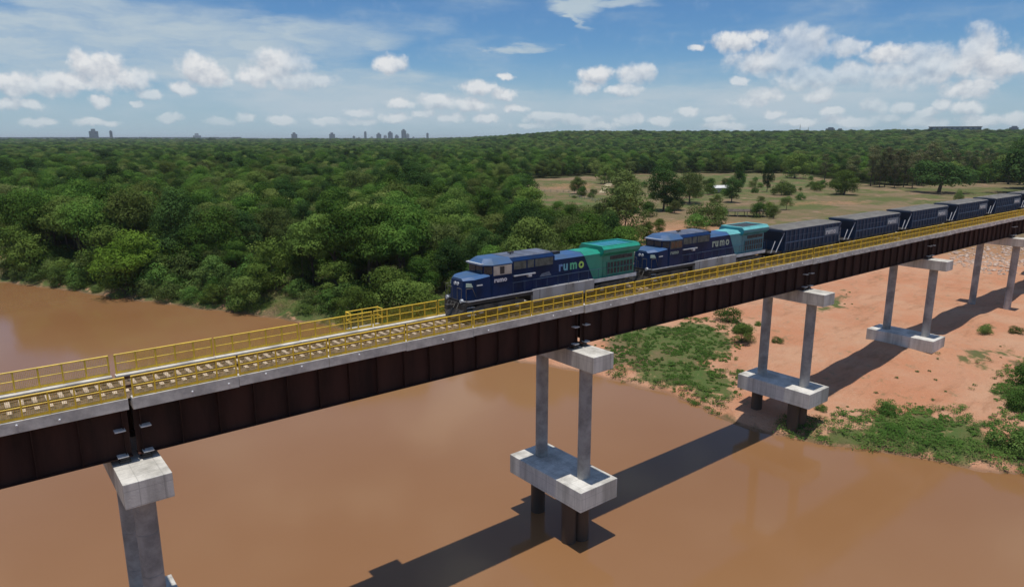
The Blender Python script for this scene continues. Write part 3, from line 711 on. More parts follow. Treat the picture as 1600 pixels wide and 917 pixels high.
    eb = MB(); eb.prism_y([(10.41, 1.5), (15.2, 1.5), (14.0, 3.7), (10.41, 3.7)], -1.18, 1.18); eb.build('engine_hood', M['blue'], t_)
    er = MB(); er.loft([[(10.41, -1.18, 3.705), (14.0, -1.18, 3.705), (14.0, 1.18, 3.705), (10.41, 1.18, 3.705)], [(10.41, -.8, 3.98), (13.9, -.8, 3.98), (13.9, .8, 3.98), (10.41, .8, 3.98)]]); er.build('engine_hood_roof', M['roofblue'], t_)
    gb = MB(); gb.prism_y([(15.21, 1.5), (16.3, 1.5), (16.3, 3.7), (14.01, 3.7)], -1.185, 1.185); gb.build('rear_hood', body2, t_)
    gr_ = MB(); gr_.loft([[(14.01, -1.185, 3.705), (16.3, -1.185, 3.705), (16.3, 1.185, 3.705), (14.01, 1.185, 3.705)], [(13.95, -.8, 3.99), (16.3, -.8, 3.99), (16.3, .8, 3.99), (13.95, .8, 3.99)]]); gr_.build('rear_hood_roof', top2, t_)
    rc = MB(); rc.box(16.31, 20.35, -1.2, 1.2, 1.5, 3.42); rc.build('radiator_cab', body2, t_)
    rw = MB(); rw.loft([[(x, y, z) for y, z in [(-1.2, 3.425), (1.2, 3.425), (1.55, 3.75), (1.55, 4.0), (1.3, 4.22), (-1.3, 4.22), (-1.55, 4.0), (-1.55, 3.75)]] for x in (16.0, 20.75)]); rwo = rw.build('radiator_wing', body2, t_)
    rm = MB()
    for a in ((16.0, 20.75, -1.3, -1.12), (16.0, 20.75, 1.12, 1.3), (16.0, 16.35, -1.12, 1.12), (20.4, 20.75, -1.12, 1.12)): rm.box(*a, 4.222, 4.33)
    rm.prism_x([(-1.56, 3.99), (-1.31, 4.222), (-1.31, 4.30), (-1.56, 4.06)], 16.0, 20.75)
    rm.build('radiator_rim', top2, rwo)
    ri = MB()
    for i in range(4): ri.box(16.4 + i, 17.33 + i, -1.1, 1.1, 4.222, 4.262)
    ri.build('radiator_grille', rad_in, rwo)
    for s_ in (-1, 1):
        y0, y1 = sorted((s_ * 1.202, s_ * 1.222))
        g = MB(); g.box(17.2, 20.1, y0, y1, 3.02, 3.36); g.build('shutter', M['grille'], t_)
        g = MB(); g.box(16.75, 20.2, y0, y1, 1.72, 2.86); sc_ = g.build('side_grille', M['grille'], t_)
        y2, y3 = sorted((s_ * 1.215, s_ * 1.245)); g = MB()
        for i in range(9): g.box(16.75 + .42 * i, 16.83 + .42 * i, y2, y3, 1.72, 2.86)
        for z in (1.72, 2.25, 2.8): g.box(16.75, 20.2, y2 + .001, y3 - .001, z, z + .06)
        g.build('grille_frame', body2, sc_)
        for i in range(8):
            y0, y1 = sorted((s_ * 1.18, s_ * (1.234 if i < 4 else 1.196))); g = MB(); xa = 6.05 + 1.07 * i + (.05 if i >= 4 else 0); g.box(xa, xa + 1.0, y0, y1, 1.58, 2.62); g.build('hood_door', M['blue'], t_)
        # walkway handrail
        y = s_ * 1.44; g = MB()
        g.path([(5.95, y, 2.42), (20.3, y, 2.42)], .022)
        for i in range(13): g.tube((6.0 + 1.19 * i, y, 1.5), (6.0 + 1.19 * i, y, 2.42), .02)
        g.build('walkway_handrail', M['wagrib'], t_)
        # fuel tank skirt
        y0, y1 = sorted((s_ * 1.2, s_ * 1.52)); g = MB()
        g.prism_x([(y0, .52), (y1, .52), (y1, 1.60), (y0, 1.60)], 8.0, 15.0); tk = g.build('fuel_tank', M['tankgrey'], t_, bevel=.04)
        y0, y1 = sorted((s_ * 1.515, s_ * 1.527))
        for xx, za in ((8.7, .55), (11.6, 1.1), (12.4, 1.25)): g = MB(); g.box(xx, xx + .05, y0, y1, za, 1.58); g.build('tank_seam', M['black'], tk)
        g = MB(); y0, y1 = sorted((s_ * 1.225, s_ * 1.48)); g.box(6.1, 8.3, y0, y1, 2.9, 2.98); g.box(7.55, 7.9, y0, y1, 2.70, 2.9); g.build('side_shelf', M['silver'], t_)
    mid_ = MB(); mid_.box(8.05, 14.95, -1.2, 1.2, .55, 1.2); mid_.build('tank_core', M['black'], t_)
    bogie(t_, 2.2, 7.3); bogie(t_, 15.4, 20.2)
    ex = MB(); ex.box(11.2, 12.0, -.3, .3, 3.985, 4.2); ex.build('exhaust_stack', M['black'], t_)
    hn = MB(); hn.tube((6.6, -.3, 4.49), (6.6, -.3, 4.62), .05); hn.tube((6.35, -.3, 4.65), (6.9, -.3, 4.65), .06, .1); hn.build('horn', M['black'], t_)
    re_ = MB(); re_.box(20.36, 21.0, -1.4, 1.4, 1.2, 1.5); re_.box(20.9, 21.1, -.15, .15, .92, 1.14)
    re_.path([(20.9, -1.3, 1.5), (20.9, -1.3, 2.5), (20.9, 1.3, 2.5), (20.9, 1.3, 1.5)], .025); re_.build('rear_platform', M['black'], t_)
    # lettering on the side towards the viewer
    lettering('rumo', .50, M['white'] if colour_logo else M['logopale'], t_, (4.08, -1.497, 2.70), sx=1.08)
    x = 11.05
    cols = ('logoblue', 'logosky', 'logogreen', 'logolime') if colour_logo else ('logopale',) * 4
    for ch, mm, adv in zip('rumo', cols, (.52, .76, 1.04, .7)):
        lettering(ch, 1.12, M[mm], t_, (x, -1.186, 2.72), name='logo_letter', bold=.035); x += adv
    if colour_logo:
        pt = MB(); pt.poly([(8.9, -1.246, 2.5), (10.2, -1.246, 2.5), (9.95, -1.246, 2.85), (9.15, -1.246, 2.75), (8.9, -1.238, 2.5), (10.2, -1.238, 2.5), (9.95, -1.238, 2.85), (9.15, -1.238, 2.75)], [(0, 1, 2, 3), (4, 5, 6, 7), (0, 1, 5, 4), (1, 2, 6, 5), (2, 3, 7, 6), (3, 0, 4, 7)]); pt.build('side_marking', M['panel'], t_)
    return t_

locomotive(TX0, 'leading dark blue diesel locomotive with bright green rear end and coloured lettering', M['green'], M['greentop'], True)
locomotive(TX0 + 21.1, 'second dark blue diesel locomotive with teal rear end, coupled ahead of the wagons', M['teal'], M['tealtop'], False)

def wagon(x0, lab):
    t_ = empty('hopper_wagon', (x0, YC, ZR), label=lab, cat='wagon', group='navy hopper wagons of the train')
    # side sheets and sloping ends
    b = MB(); b.loft([[(2.9 - dx, y, z) for dx in (0,) for y in (-hw, hw)] + [(15.1, hw, z), (15.1, -hw, z)] for hw, z in ((1.5, .85), (1.66, 1.2), (1.68, 3.30))]); b.build('body', M['wagon'], t_)
    e = MB(); e.prism_y([(2.89, 3.3), (2.89, 2.1), (2.2, 3.3)], -1.6, 1.6); e.build('end_slope', M['wagon'], t_)
    e = MB(); e.prism_y([(15.11, 3.3), (15.8, 3.3), (15.11, 2.1)], -1.6, 1.6); e.build('end_slope', M['wagon'], t_)
    tp = MB(); tp.box(2.35, 15.55, -1.74, 1.74, 3.305, 3.42); tp.build('top_rim', M['wagon'], t_)
    cv = MB(); n = 8
    cv.loft([[(2.45, y, z), (15.45, y, z)] for y, z in [(-1.66, 3.425), (-1.5, 3.50), (0, 3.56), (1.5, 3.50), (1.66, 3.425)]], caps=False)
    cv.poly([(2.45, -1.66, 3.425), (2.45, -1.5, 3.5), (2.45, 0, 3.56), (2.45, 1.5, 3.5), (2.45, 1.66, 3.425)], [(0, 1, 2, 3, 4)]); cv.build('top_cover', M['cover'], t_)
    ribs = MB(); ribs.box(-.05, .05, -.0375, .0375, 1.05, 3.30); rme = ribs.mesh('side_rib', M['wagrib'])
    for i in range(14):
        for s_ in (-1, 1): add('side_rib', rme, t_, (2.98 + i * 12.04 / 13, s_ * 1.7225, 0))
    for s_ in (-1, 1):
        y0, y1 = sorted((s_ * 1.69, s_ * 1.79)); g = MB(); g.box(2.9, 15.1, y0, y1, 1.92, 2.02); g.build('waist_rail', M['wagrib'], t_)
        y0, y1 = sorted((s_ * 1.69, s_ * 1.74)); g = MB(); g.box(2.9, 15.1, y0, y1, 2.66, 2.70); g.build('upper_rail', M['wagrib'], t_)
        g = MB(); g.path([(1.55, s_ * 1.45, 1.0), (2.75, s_ * 1.6, 3.1)], .055); g.path([(.55, s_ * 1.45, 1.05), (1.25, s_ * 1.45, 2.3)], .05); g.build('end_strut', M['strut'], t_)
        g = MB(); g.path([(15.9, s_ * 1.4, 1.0), (15.35, s_ * 1.55, 2.9)], .04)
        for z in (1.3, 1.7, 2.1, 2.5): g.tube((15.5, s_ * 1.5, z), (15.85, s_ * 1.5, z), .025)
        g.tube((15.86, s_ * 1.5, 1.0), (15.86, s_ * 1.5, 2.75), .03); g.build('end_ladder', M['strut'], t_)
        y0, y1 = sorted((s_ * 1.765, s_ * 1.80)); g = MB(); g.box(11.5, 14.75, y0, y1, 2.1, 2.95); g.build('name_panel', M['panel'], t_)
    lettering('rumo', .82, M['silver'], t_, (11.72, -1.808, 2.25), sx=1.25)
    u = MB(); u.box(.6, 16.0, -.35, .35, .75, 1.05); u.box(.45, 2.9, -1.45, 1.45, .95, 1.05); u.box(15.1, 16.1, -1.45, 1.45, .95, 1.05); u.box(.0, .6, -.13, .13, .85, 1.1); u.box(16.0, 16.55, -.13, .13, .85, 1.1); u.build('underframe', M['black'], t_)
    for xa in (5.2, 9.0): hp = MB(); hp.prism_y([(xa, .86), (xa + 2.8, .86), (xa + 1.9, .35), (xa + .9, .35)], -1.2, 1.2); hp.build('hopper_chute', M['wagon'], t_)
    bogie(t_, 1.6, 4.2); bogie(t_, 12.6, 15.2)
    return t_

w0 = wagon(TX0 + 42.2, 'first navy hopper wagon, coupled behind the locomotive with the teal rear')
for i, lab in enumerate(('second navy hopper wagon of the train, counted from the locomotives', 'third navy hopper wagon of the train, counted from the locomotives',
                         'fourth navy hopper wagon of the train, counted from the locomotives', 'fifth navy hopper wagon of the train, counted from the locomotives',
                         'sixth navy hopper wagon of the train, cut by the right edge of the photo')):
    c = copy_tree(w0); c.location.x = TX0 + 42.2 + 16.55 * (i + 1); c['label'] = lab

# ------------------------------------------------------------------ vegetation
def leaf_cloud(name, clumps, mat, nleaf, size, rng, up=0.35):
    """clumps: (centre, radii, tint). Many small leaf-sprays on the shell of every clump, joined into one crown mesh."""
    V, F, T = [], [], []
    k0 = 0
    for c, rad, tint in clumps:
        n = nleaf
        d = rng.normal(size=(n, 3)); d[:, 2] += up; d /= np.linalg.norm(d, axis=1)[:, None]
        p = np.array(c) + d * np.array(rad) * rng.uniform(.74, 1.08, (n, 1))
        nrm = d * 1.3 + rng.normal(size=(n, 3)) * 0.30; nrm[:, 2] += .1; nrm /= np.linalg.norm(nrm, axis=1)[:, None]
        a = np.cross(nrm, rng.normal(size=(n, 3))); a /= np.linalg.norm(a, axis=1)[:, None]; b = np.cross(nrm, a)
        s_ = size * rng.uniform(.6, 1.35, (n, 1)); l = s_ * rng.uniform(.8, 1.5, (n, 1))
        droop = nrm * s_ * .25
        q = np.stack([p - a * l, p - b * s_ * .6 - droop * .2, p + a * l - droop, p + b * s_ * .6 - droop * .2], 1).reshape(-1, 3)
        V.append(q); F.append(np.arange(4 * n).reshape(-1, 4) + k0); k0 += 4 * n
        T.append(np.clip(tint + rng.normal(size=n) * .07, 0, 1))
    me = bpy.data.meshes.new(name); np_mesh(me, np.concatenate(V), np.concatenate(F))
    at_ = me.attributes.new('tint', 'FLOAT', 'FACE'); at_.data.foreach_set('value', np.concatenate(T).astype(np.float32))
    me.materials.append(mat); return me

def crown_clumps(rng, rx, h0, h1, n, cr, shape='round'):
    out = []
    for i in range(n):
        t_ = rng.uniform(0, 1); z = h0 + (h1 - h0) * t_
        if shape == 'round': w_ = math.sqrt(max(.05, 1 - (2 * t_ - .85) ** 2)) if t_ > .0 else .3
        elif shape == 'umbrella': w_ = 1.0 - .35 * t_
        elif shape == 'column': w_ = .55 + .45 * math.sin(t_ * 3.1)
        a = rng.uniform(0, 6.283); r = rx * w_ * math.sqrt(rng.uniform(.12, 1.0)) * rng.uniform(.75, 1.15)
        s_ = cr * rng.uniform(.7, 1.35)
        out.append(((r * math.cos(a), r * math.sin(a), z + rng.normal() * .25), (s_, s_, s_ * rng.uniform(.55, .85)), float(rng.uniform(.05, .95))))
    return out

def trunk_mesh(name, clumps, h, r, rng, mat, nb=6, lean=.5):
    t_ = MB(); top = Vector((rng.normal() * lean, rng.normal() * lean, h)); mid = Vector((top.x * .3 + rng.normal() * .2, top.y * .3 + rng.normal() * .2, h * .45))
    t_.tube((0, 0, -.6), mid, r, r * .72, 8); t_.tube(mid, top, r * .72, r * .35, 7)
    idx = rng.permutation(len(clumps))[:nb]
    for i in idx:
        c = Vector(clumps[i][0]); s0 = mid.lerp(top, float(rng.uniform(.0, .9))); t_.tube(s0, c, r * .36, r * .08, 5)
    return t_.mesh(name, mat)

VR = np.random.default_rng(21)
KINDS = {}   # name -> list of (crown mesh, trunk mesh, nominal height)
def kind(key, n, mat, rx, h0, h1, ncl, cr, nleaf, size, shape='round', r=.28, nb=6, bark='bark'):
    L = []
    for i in range(n):
        cl = crown_clumps(VR, rx * VR.uniform(.85, 1.15), h0, h1 * VR.uniform(.9, 1.1), ncl, cr, shape)
        L.append((leaf_cloud('crown', cl, M[mat], nleaf, size, VR), trunk_mesh('trunk', cl, h0 + (h1 - h0) * .55, r, VR, M[bark], nb), h1))
    KINDS[key] = L
kind('broad', 5, 'leaf', 4.3, 2.2, 9.2, 38, 1.8, 330, .135)
kind('dark', 2, 'leafdark', 4.0, 2.2, 9.6, 38, 1.75, 330, .135)
kind('dry', 2, 'leafdry', 4.2, 3.0, 8.6, 34, 1.65, 250, .135, 'umbrella')
kind('bright', 1, 'leafbright', 4.0, 2.2, 8.4, 36, 1.7, 300, .13)
kind('tall', 3, 'leafbrown', 2.9, 3.5, 17.0, 34, 1.3, 85, .22, 'column', .25, 10)
kind('shrub', 3, 'leafbank', 2.5, .4, 2.7, 18, 1.15, 190, .12, 'round', .09, 4)
kind('umbrella', 2, 'leafdark', 6.5, 3.0, 6.8, 46, 1.7, 130, .24, 'umbrella', .4)
kind('bushy', 2, 'leafbright', 3.4, .8, 5.4, 28, 1.35, 220, .13, 'round', .12, 5)
kind('canopy', 3, 'leaf', 5.2, 6.6, 10.6, 50, 1.8, 210, .17, 'umbrella', .26, 9)
kind('glow', 1, 'leafglow', 3.6, .6, 5.8, 32, 1.35, 220, .13, 'round', .12, 5)
kind('fuzzy', 2, 'leafdry', 3.6, 1.0, 9.6, 36, 1.5, 130, .19, 'round', .2)

tree_n = 0
def tree(key, i, x, y, sc, label, cat='tree', group=None, name='broadleaf_tree', rz=None, sink=0.0):
    cme, tme, h = KINDS[key][i % len(KINDS[key])]
    z = float(height(np.array([x]), np.array([y]))[0]) - sink
    rz = float(VR.uniform(0, 6.28)) if rz is None else rz
    o = empty(name, (x, y, z), rz, label=label, cat=cat, group=group)
    sc = (sc, sc, sc) if np.isscalar(sc) else sc
    o.scale = sc
    add('trunk', tme, o); return o, add('crown', cme, o)

src = bpy.data.collections.new('forest crowns')
C.children.link(src)
# ---- forest: jittered positions on the land outside the open ground, inside a wedge about the view
def forest_points():
    pts = []
    for r0, r1, cell, sc in ((60, 330, 6.2, 1.0), (330, 700, 7.6, 1.12), (700, 1500, 11.0, 1.4), (1500, 3600, 21.0, 2.2), (3600, 5600, 48.0, 3.4)):
        n = int(r1 / cell) + 2
        g = np.arange(-n, n + 1) * cell
        X, Y = np.meshgrid(g, g); X = X.ravel() + VR.uniform(-.48, .48, X.size) * cell; Y = Y.ravel() + VR.uniform(-.48, .48, Y.size) * cell
        rr = np.hypot(X, Y); a = np.arctan2(X, Y) - HEAD; a = (a + np.pi) % (2 * np.pi) - np.pi
        k_ = (rr >= r0) & (rr < r1) & (a > R(-44)) & (a < R(43))
        X, Y = X[k_], Y[k_]
        d = shore_d(X, Y); o_ = poly_sd(X + 3 * wob(X, Y, 30, 2), Y + 3 * wob(X, Y, 34, 5), OPEN)
        k_ = (d > 12.5) & (o_ < -1.5)
        X, Y, d = X[k_], Y[k_], d[k_]
        # glades in the wood
        gl_ = wob(X, Y, 70 if r1 < 800 else 260, 11)
        k_ = (gl_ < 1.0) | (VR.uniform(0, 1, len(X)) < .25)
        X, Y, d = X[k_], Y[k_], d[k_]
        pts.append(np.stack([X, Y, d, np.full(len(X), sc)], 1))
    return np.concatenate(pts)
FP = forest_points()
HOLLOWS = [gp([(40, 428), (50, 388), (235, 384), (250, 412), (170, 436), (90, 438)]), gp([(478, 470), (480, 440), (640, 432), (650, 462), (560, 480)])]
for hp_ in HOLLOWS: FP = FP[poly_sd(FP[:, 0], FP[:, 1], hp_) < 0]
fz = height(FP[:, 0], FP[:, 1]); rr = np.hypot(FP[:, 0], FP[:, 1])
big = wob(FP[:, 0], FP[:, 1], 120, 16); mid = wob(FP[:, 0], FP[:, 1], 40, 3)
sc = FP[:, 3] * np.exp(np.clip(VR.normal(0, 1, len(FP)), -1.8, 1.5) * np.where(rr > 290, .12, .19)) * (1.0 + .20 * mid) * (1 + .12 * np.exp(-np.maximum(FP[:, 2] - 8, 0) / 30.0))
u_ = VR.uniform(0, 1, len(FP)) + .16 * big
kd = np.where(u_ < .62, VR.integers(0, 5, len(FP)), np.where(u_ < .80, 5 + VR.integers(0, 2, len(FP)), np.where(u_ < .97, 7 + VR.integers(0, 2, len(FP)), 9)))
LOW = poly_sd(FP[:, 0], FP[:, 1], gp([(735, 335), (775, 305), (815, 300), (1000, 325), (1010, 400), (860, 400), (735, 365)]))
low = (LOW > 0) & (VR.uniform(0, 1, len(FP)) < .9)
sc = np.where(low, sc * .56, sc); kd = np.where(low, np.where(kd < 5, VR.choice([7, 8, 9, 9, 1, 2], len(FP)), kd), kd)
rot_ = VR.uniform(0, 6.28, len(FP)); zs = sc * np.where(rr > 1500, .50, np.where(rr > 700, .74, np.where(rr > 290, VR.uniform(.85, 1.12, len(FP)), VR.uniform(.80, 1.22, len(FP)))))
KEYS = [('broad', i) for i in range(5)] + [('dark', 0), ('dark', 1), ('dry', 0), ('dry', 1), ('bright', 0)]
aa = np.abs(np.arctan2(FP[:, 0], FP[:, 1]) - HEAD)
order = np.argsort(np.where(aa < R(36.5), rr / sc, 1e9))[:300]
near = np.zeros(len(FP), bool); near[order] = True
LOOK = {'broad': 'mid green dense tree', 'dark': 'dark green dense tree', 'dry': 'olive brown flat-topped tree', 'bright': 'light yellow green tree'}
seen = {}
for i in order:
    key, v_ = KEYS[kd[i]]
    ang_ = math.tan(math.atan2(FP[i, 0], FP[i, 1]) - HEAD) * 1117 + 800
    where = 'in the front row above the river' if FP[i, 2] < 20 else ('in the second rows of forest' if FP[i, 2] < 60 else 'deeper in the forest')
    where += ', near the left edge' if ang_ < 150 else ', behind the big bright bush' if ang_ < 300 else ', between bright bush and train' if ang_ < 560 else ', left of the locomotive cab' if ang_ < 720 else ', behind the locomotives'
    o, cr_ = tree(key, v_, FP[i, 0], FP[i, 1], (sc[i], sc[i], zs[i]), LOOK[key] + ' ' + where, group='trees of the riverside forest', rz=float(rot_[i]))
    if (key, v_) not in seen:
        seen[(key, v_)] = cr_
for key, v_ in KEYS:
    if (key, v_) not in seen:
        raise RuntimeError('no near tree of ' + key)
NAMES_ORD = []
for j, kv in enumerate(KEYS):
    cr_ = seen[kv]; C.objects.unlink(cr_); src.objects.link(cr_)
    NAMES_ORD.append(cr_.name)
srt = sorted(NAMES_ORD); remap = np.array([srt.index(n_) for n_ in NAMES_ORD])

def scatter(name, pos, rotz, scl, idx, coll, kindtag='stuff'):
    me = bpy.data.meshes.new(name); me.vertices.add(len(pos)); me.vertices.foreach_set('co', pos.astype(np.float32).ravel())
    for nm, ty, arr, f in (('rz', 'FLOAT_VECTOR', np.stack([0 * rotz, 0 * rotz, rotz], 1), 'vector'), ('scl', 'FLOAT_VECTOR', scl, 'vector'), ('pick', 'INT', idx, 'value')):
        a_ = me.attributes.new(nm, ty, 'POINT'); a_.data.foreach_set(f, np.ascontiguousarray(arr, dtype=np.int32 if ty == 'INT' else np.float32).ravel())
    o = add(name, me)
    ng = bpy.data.node_groups.new(name, 'GeometryNodeTree')
    ng.interface.new_socket('Geometry', in_out='INPUT', socket_type='NodeSocketGeometry'); ng.interface.new_socket('Geometry', in_out='OUTPUT', socket_type='NodeSocketGeometry')
    N = ng.nodes.new; Lk = ng.links.new
    gi, go_ = N('NodeGroupInput'), N('NodeGroupOutput'); ci = N('GeometryNodeCollectionInfo'); ip = N('GeometryNodeInstanceOnPoints')
    ci.inputs['Collection'].default_value = coll; ci.inputs['Separate Children'].default_value = True; ci.inputs['Reset Children'].default_value = True
    ip.inputs['Pick Instance'].default_value = True
    def attr(nm, dt):
        a_ = N('GeometryNodeInputNamedAttribute'); a_.data_type = dt; a_.inputs['Name'].default_value = nm; return a_.outputs[0]
    e2r = N('FunctionNodeEulerToRotation'); Lk(attr('rz', 'FLOAT_VECTOR'), e2r.inputs[0])
    Lk(gi.outputs[0], ip.inputs['Points']); Lk(ci.outputs[0], ip.inputs['Instance']); Lk(attr('pick', 'INT'), ip.inputs['Instance Index'])
    Lk(e2r.outputs[0], ip.inputs['Rotation']); Lk(attr('scl', 'FLOAT_VECTOR'), ip.inputs['Scale']); Lk(ip.outputs[0], go_.inputs[0])
    md = o.modifiers.new('scatter', 'NODES'); md.node_group = ng
    return tag(o, kind=kindtag)
fm = ~near
scatter('forest', np.stack([FP[fm, 0], FP[fm, 1], fz[fm] - .3], 1), rot_[fm], np.stack([sc[fm], sc[fm], zs[fm]], 1), remap[kd[fm]], src)

# ---- shrubs hanging over the far bank
sb_i = 0
for A, B in zip(SHORE[5:12], SHORE[6:13]):
    n = max(2, int(np.hypot(*(B - A)) / 4.2)); nrm = np.array([-(B - A)[1], (B - A)[0]]); nrm = nrm / np.hypot(*nrm)
    if nrm[0] < 0 and nrm[1] < 0: nrm = -nrm
    for q in range(n):
        for row in range(3):
            if VR.uniform() < (.5 if row == 0 else .3): continue
            p = A + (B - A) * (q + VR.uniform(.1, .9)) / n; p = p + nrm * (VR.uniform(.6, 2.4) + 3.4 * row)
            if shore_d(np.array([p[0]]), np.array([p[1]]))[0] < .3: continue
            s_ = VR.uniform(.55, 1.25) * (1 + .35 * row)
            kk = 'shrub' if VR.uniform() < .62 else 'bushy'; ang_ = math.tan(math.atan2(p[0], p[1]) - HEAD) * 1117 + 800
            lab = ('mid green' if kk == 'shrub' else 'light yellow green') + (' shrub at the waterline' if row == 0 else ' shrub a step above the water' if row == 1 else ' shrub under the forest edge')
            lab += ', near the left edge' if ang_ < 120 else ', around the big bright bush' if ang_ < 300 else ', right of the big bright bush' if ang_ < 480 else ', beside the far railing'
            tree(kk, int(VR.integers(0, 3)), p[0], p[1], (s_, s_, s_ * VR.uniform(.8, 1.2)), lab, cat='shrub', group='shrubs along the far river bank', name='riverbank_shrub', sink=.3)
x, y, _ = ground(212, 462)
tree('glow', 0, x + .5, y + 1.5, (2.0, 2.0, 1.9), 'big bright yellow green bush on the far river bank, left of the train', cat='bush', name='bright_bush')
x, y, _ = ground(175, 455); tree('glow', 0, x, y + 1.5, .95, 'smaller bright green bush left of the big yellow green bush on the far bank', cat='bush', name='bright_bush')
# taller trees whose high crowns roof over two dark hollows in the forest edge
for hp_, lab in zip(HOLLOWS, ('tall tree whose high crown roofs the dark hollow left of the bright bush', 'tall tree whose high crown shades the dark recess left of the train')):
    hp_ = np.array(hp_); lo, hi = hp_.min(0), hp_.max(0); got = []
    for _ in range(4000):
        p = VR.uniform(lo, hi)
        if poly_sd(p[:1], p[1:], hp_)[0] < .5 or shore_d(p[:1], p[1:])[0] < 9: continue
        if any((p[0] - g[0]) ** 2 + (p[1] - g[1]) ** 2 < 22 for g in got): continue
        got.append(p)
    for p in got:
        s_ = VR.uniform(1.1, 1.35); tree('canopy', int(VR.integers(0, 3)), p[0], p[1], (s_, s_, s_ * VR.uniform(1.0, 1.2)), lab, group='tall trees over the dark hollows')
# pale fallen trunks in the dark hollow
for (u0, v0, u1, v1), lab in (((52, 386, 132, 376), 'long pale fallen trunk lying across the dark hollow in the forest edge'), ((205, 368, 240, 361), 'short pale bare branch at the right end of the dark hollow in the forest')):
    p0, p1 = ground(u0, v0), ground(u1, v1)
    q = MB(); q.tube((p0[0], p0[1], p0[2] + 1.6), (p1[0], p1[1], p1[2] + 2.4), .16, .09, 7); q.tube(((p0[0] + p1[0]) / 2, (p0[1] + p1[1]) / 2, p0[2] + 2.0), ((p0[0] + p1[0]) / 2 + .8, (p0[1] + p1[1]) / 2, p0[2] - .5), .07, .05, 5)
    tag(q.build('fallen_trunk', M['palebark']), lab, 'fallen trunk')
x, y, z = ground(717, 345); q = MB(); q.path([(x, y, z), (x + .3, y, z + 5), (x - 1.0, y, z + 8.5), (x - .6, y, z + 11)], .13); q.tube((x + .3, y, z + 5), (x + 2.2, y, z + 8.5), .08, .04); q.tube((x, y, z + 7), (x + 1.6, y + .5, z + 10.5), .07, .03)
tag(q.build('dead_tree', M['palebark']), 'bare white dead tree standing out of the green canopy above the leading locomotive', 'dead tree')

# ---- single trees of the open field
def ft(key, i, u, v, sc, label, cat='tree', name='field_tree', group=None):
    x, y, z = ground(u, v); tree(key, i, x, y, sc, label, cat, group, name)
ft('dark', 0, 1036, 330, 1.6, 'big dark round tree in the field behind the leading locomotive', name='round_tree')
ft('dark', 1, 1054, 329, 1.05, 'small dark tree leaning on the right side of the big dark round tree', name='round_tree')
ft('fuzzy', 0, 972, 332, (1.9, 1.9, 1.45), 'large olive brown tree left of the big dark round tree in the field', name='olive_tree')
ft('fuzzy', 1, 946, 376, (1.3, 1.3, 1.3), 'olive tree at the forest edge just above the green rear of the leading locomotive', name='olive_tree')
ft('fuzzy', 0, 974, 380, (1.5, 1.5, 1.5), 'tall olive tree at the forest edge, right above the gap between the two locomotives', name='olive_tree')
ft('dry', 0, 918, 372, 1.0, 'low dry tree at the forest edge above the green locomotive roof', name='olive_tree')
ft('broad', 1, 1012, 378, .62, 'small green tree behind the cab of the second locomotive', name='small_tree')
ft('bright', 0, 1030, 366, .5, 'small yellow green tree behind the roof of the second locomotive', name='small_tree')
ft('shrub', 0, 1108, 352, (2.2, 2.2, 2.0), 'dark green bush on bare ground behind the second locomotive', cat='bush', name='field_bush')
ft('shrub', 2, 1085, 358, (1.6, 1.6, 1.3), 'grey green bush left of the dark bush behind the second locomotive', cat='bush', name='field_bush')
ft('dry', 1, 1078, 318, 1.45, 'grey green tree right of the big dark round tree', name='small_tree')
ft('dark', 0, 1143, 316, .95, 'dark green tree beside the white shed roof in the field', name='small_tree')
ft('dark', 1, 1154, 300, (.7, .7, 1.3), 'slim dark tree behind the white shed roof', name='slim_tree')
ft('dark', 0, 1198, 300, (.7, .7, 1.4), 'slim tree standing alone in the green field', name='slim_tree')
ft('dry', 0, 1175, 298, .55, 'small faded tree between the two slim trees', name='small_tree')
ft('shrub', 1, 1222, 305, (2.0, 2.0, 2.0), 'grey bush right of the slim tree in the green field', cat='bush', name='field_bush')
ft('bushy', 0, 1242, 279, (3.0, 3.0, 2.6), 'bright green bush against the back forest behind the green field', cat='bush', name='field_bush')
ft('broad', 2, 1318, 304, (1.6, 1.6, 1.25), 'round green tree alone on the dry field behind the first wagons', name='field_tree')
ft('tall', 0, 1288, 283, (1.35, 1.35, .98), 'dark slim tree behind the parked dark car', name='slim_tree')
ft('tall', 1, 1331, 289, (1.4, 1.4, 1.05), 'brown slim tree behind the round green tree on the dry field', name='slim_tree')
ft('umbrella', 0, 1466, 300, (2.5, 2.2, 2.0), 'wide flat dark green tree with its own shadow on the dry field', name='spreading_tree')
ft('umbrella', 1, 1604, 303, (3.2, 2.6, 2.9), 'wide dark green tree cut by the right edge, above the last wagons', name='spreading_tree')
ft('dark', 1, 1606, 296, 3.0, 'tall dark tree at the right edge behind the wide dark tree', name='round_tree')
ft('broad', 3, 1575, 288, (2.2, 2.2, 1.8), 'green tree at the far end of the dry field near the right edge', name='field_tree')
ft('shrub', 1, 1497, 315, (.7, .7, 1.5), 'tiny yellow sapling on the dry field above the wagons', cat='sapling', name='sapling')
ft('shrub', 0, 818, 303, (3.4, 3.0, 2.7), 'rounded grey brown bush at the left end of the bare field', cat='bush', name='field_bush')
ft('broad', 4, 902, 303, .85, 'small green tree in front of the brown bare patch of field', name='small_tree')
ft('bushy', 1, 945, 288, (1.9, 1.9, 2.0), 'leafy tree beside the pale track that climbs the field', name='small_tree')
ft('fuzzy', 1, 985, 305, (1.7, 1.5, 1.0), 'brownish spreading tree behind the olive tree in the field', name='olive_tree')
ft('bushy', 0, 825, 352, (1.7, 1.7, 1.9), 'light green leafy tree at the forest edge, right of the white dead tree', name='small_tree')
k_ = 0
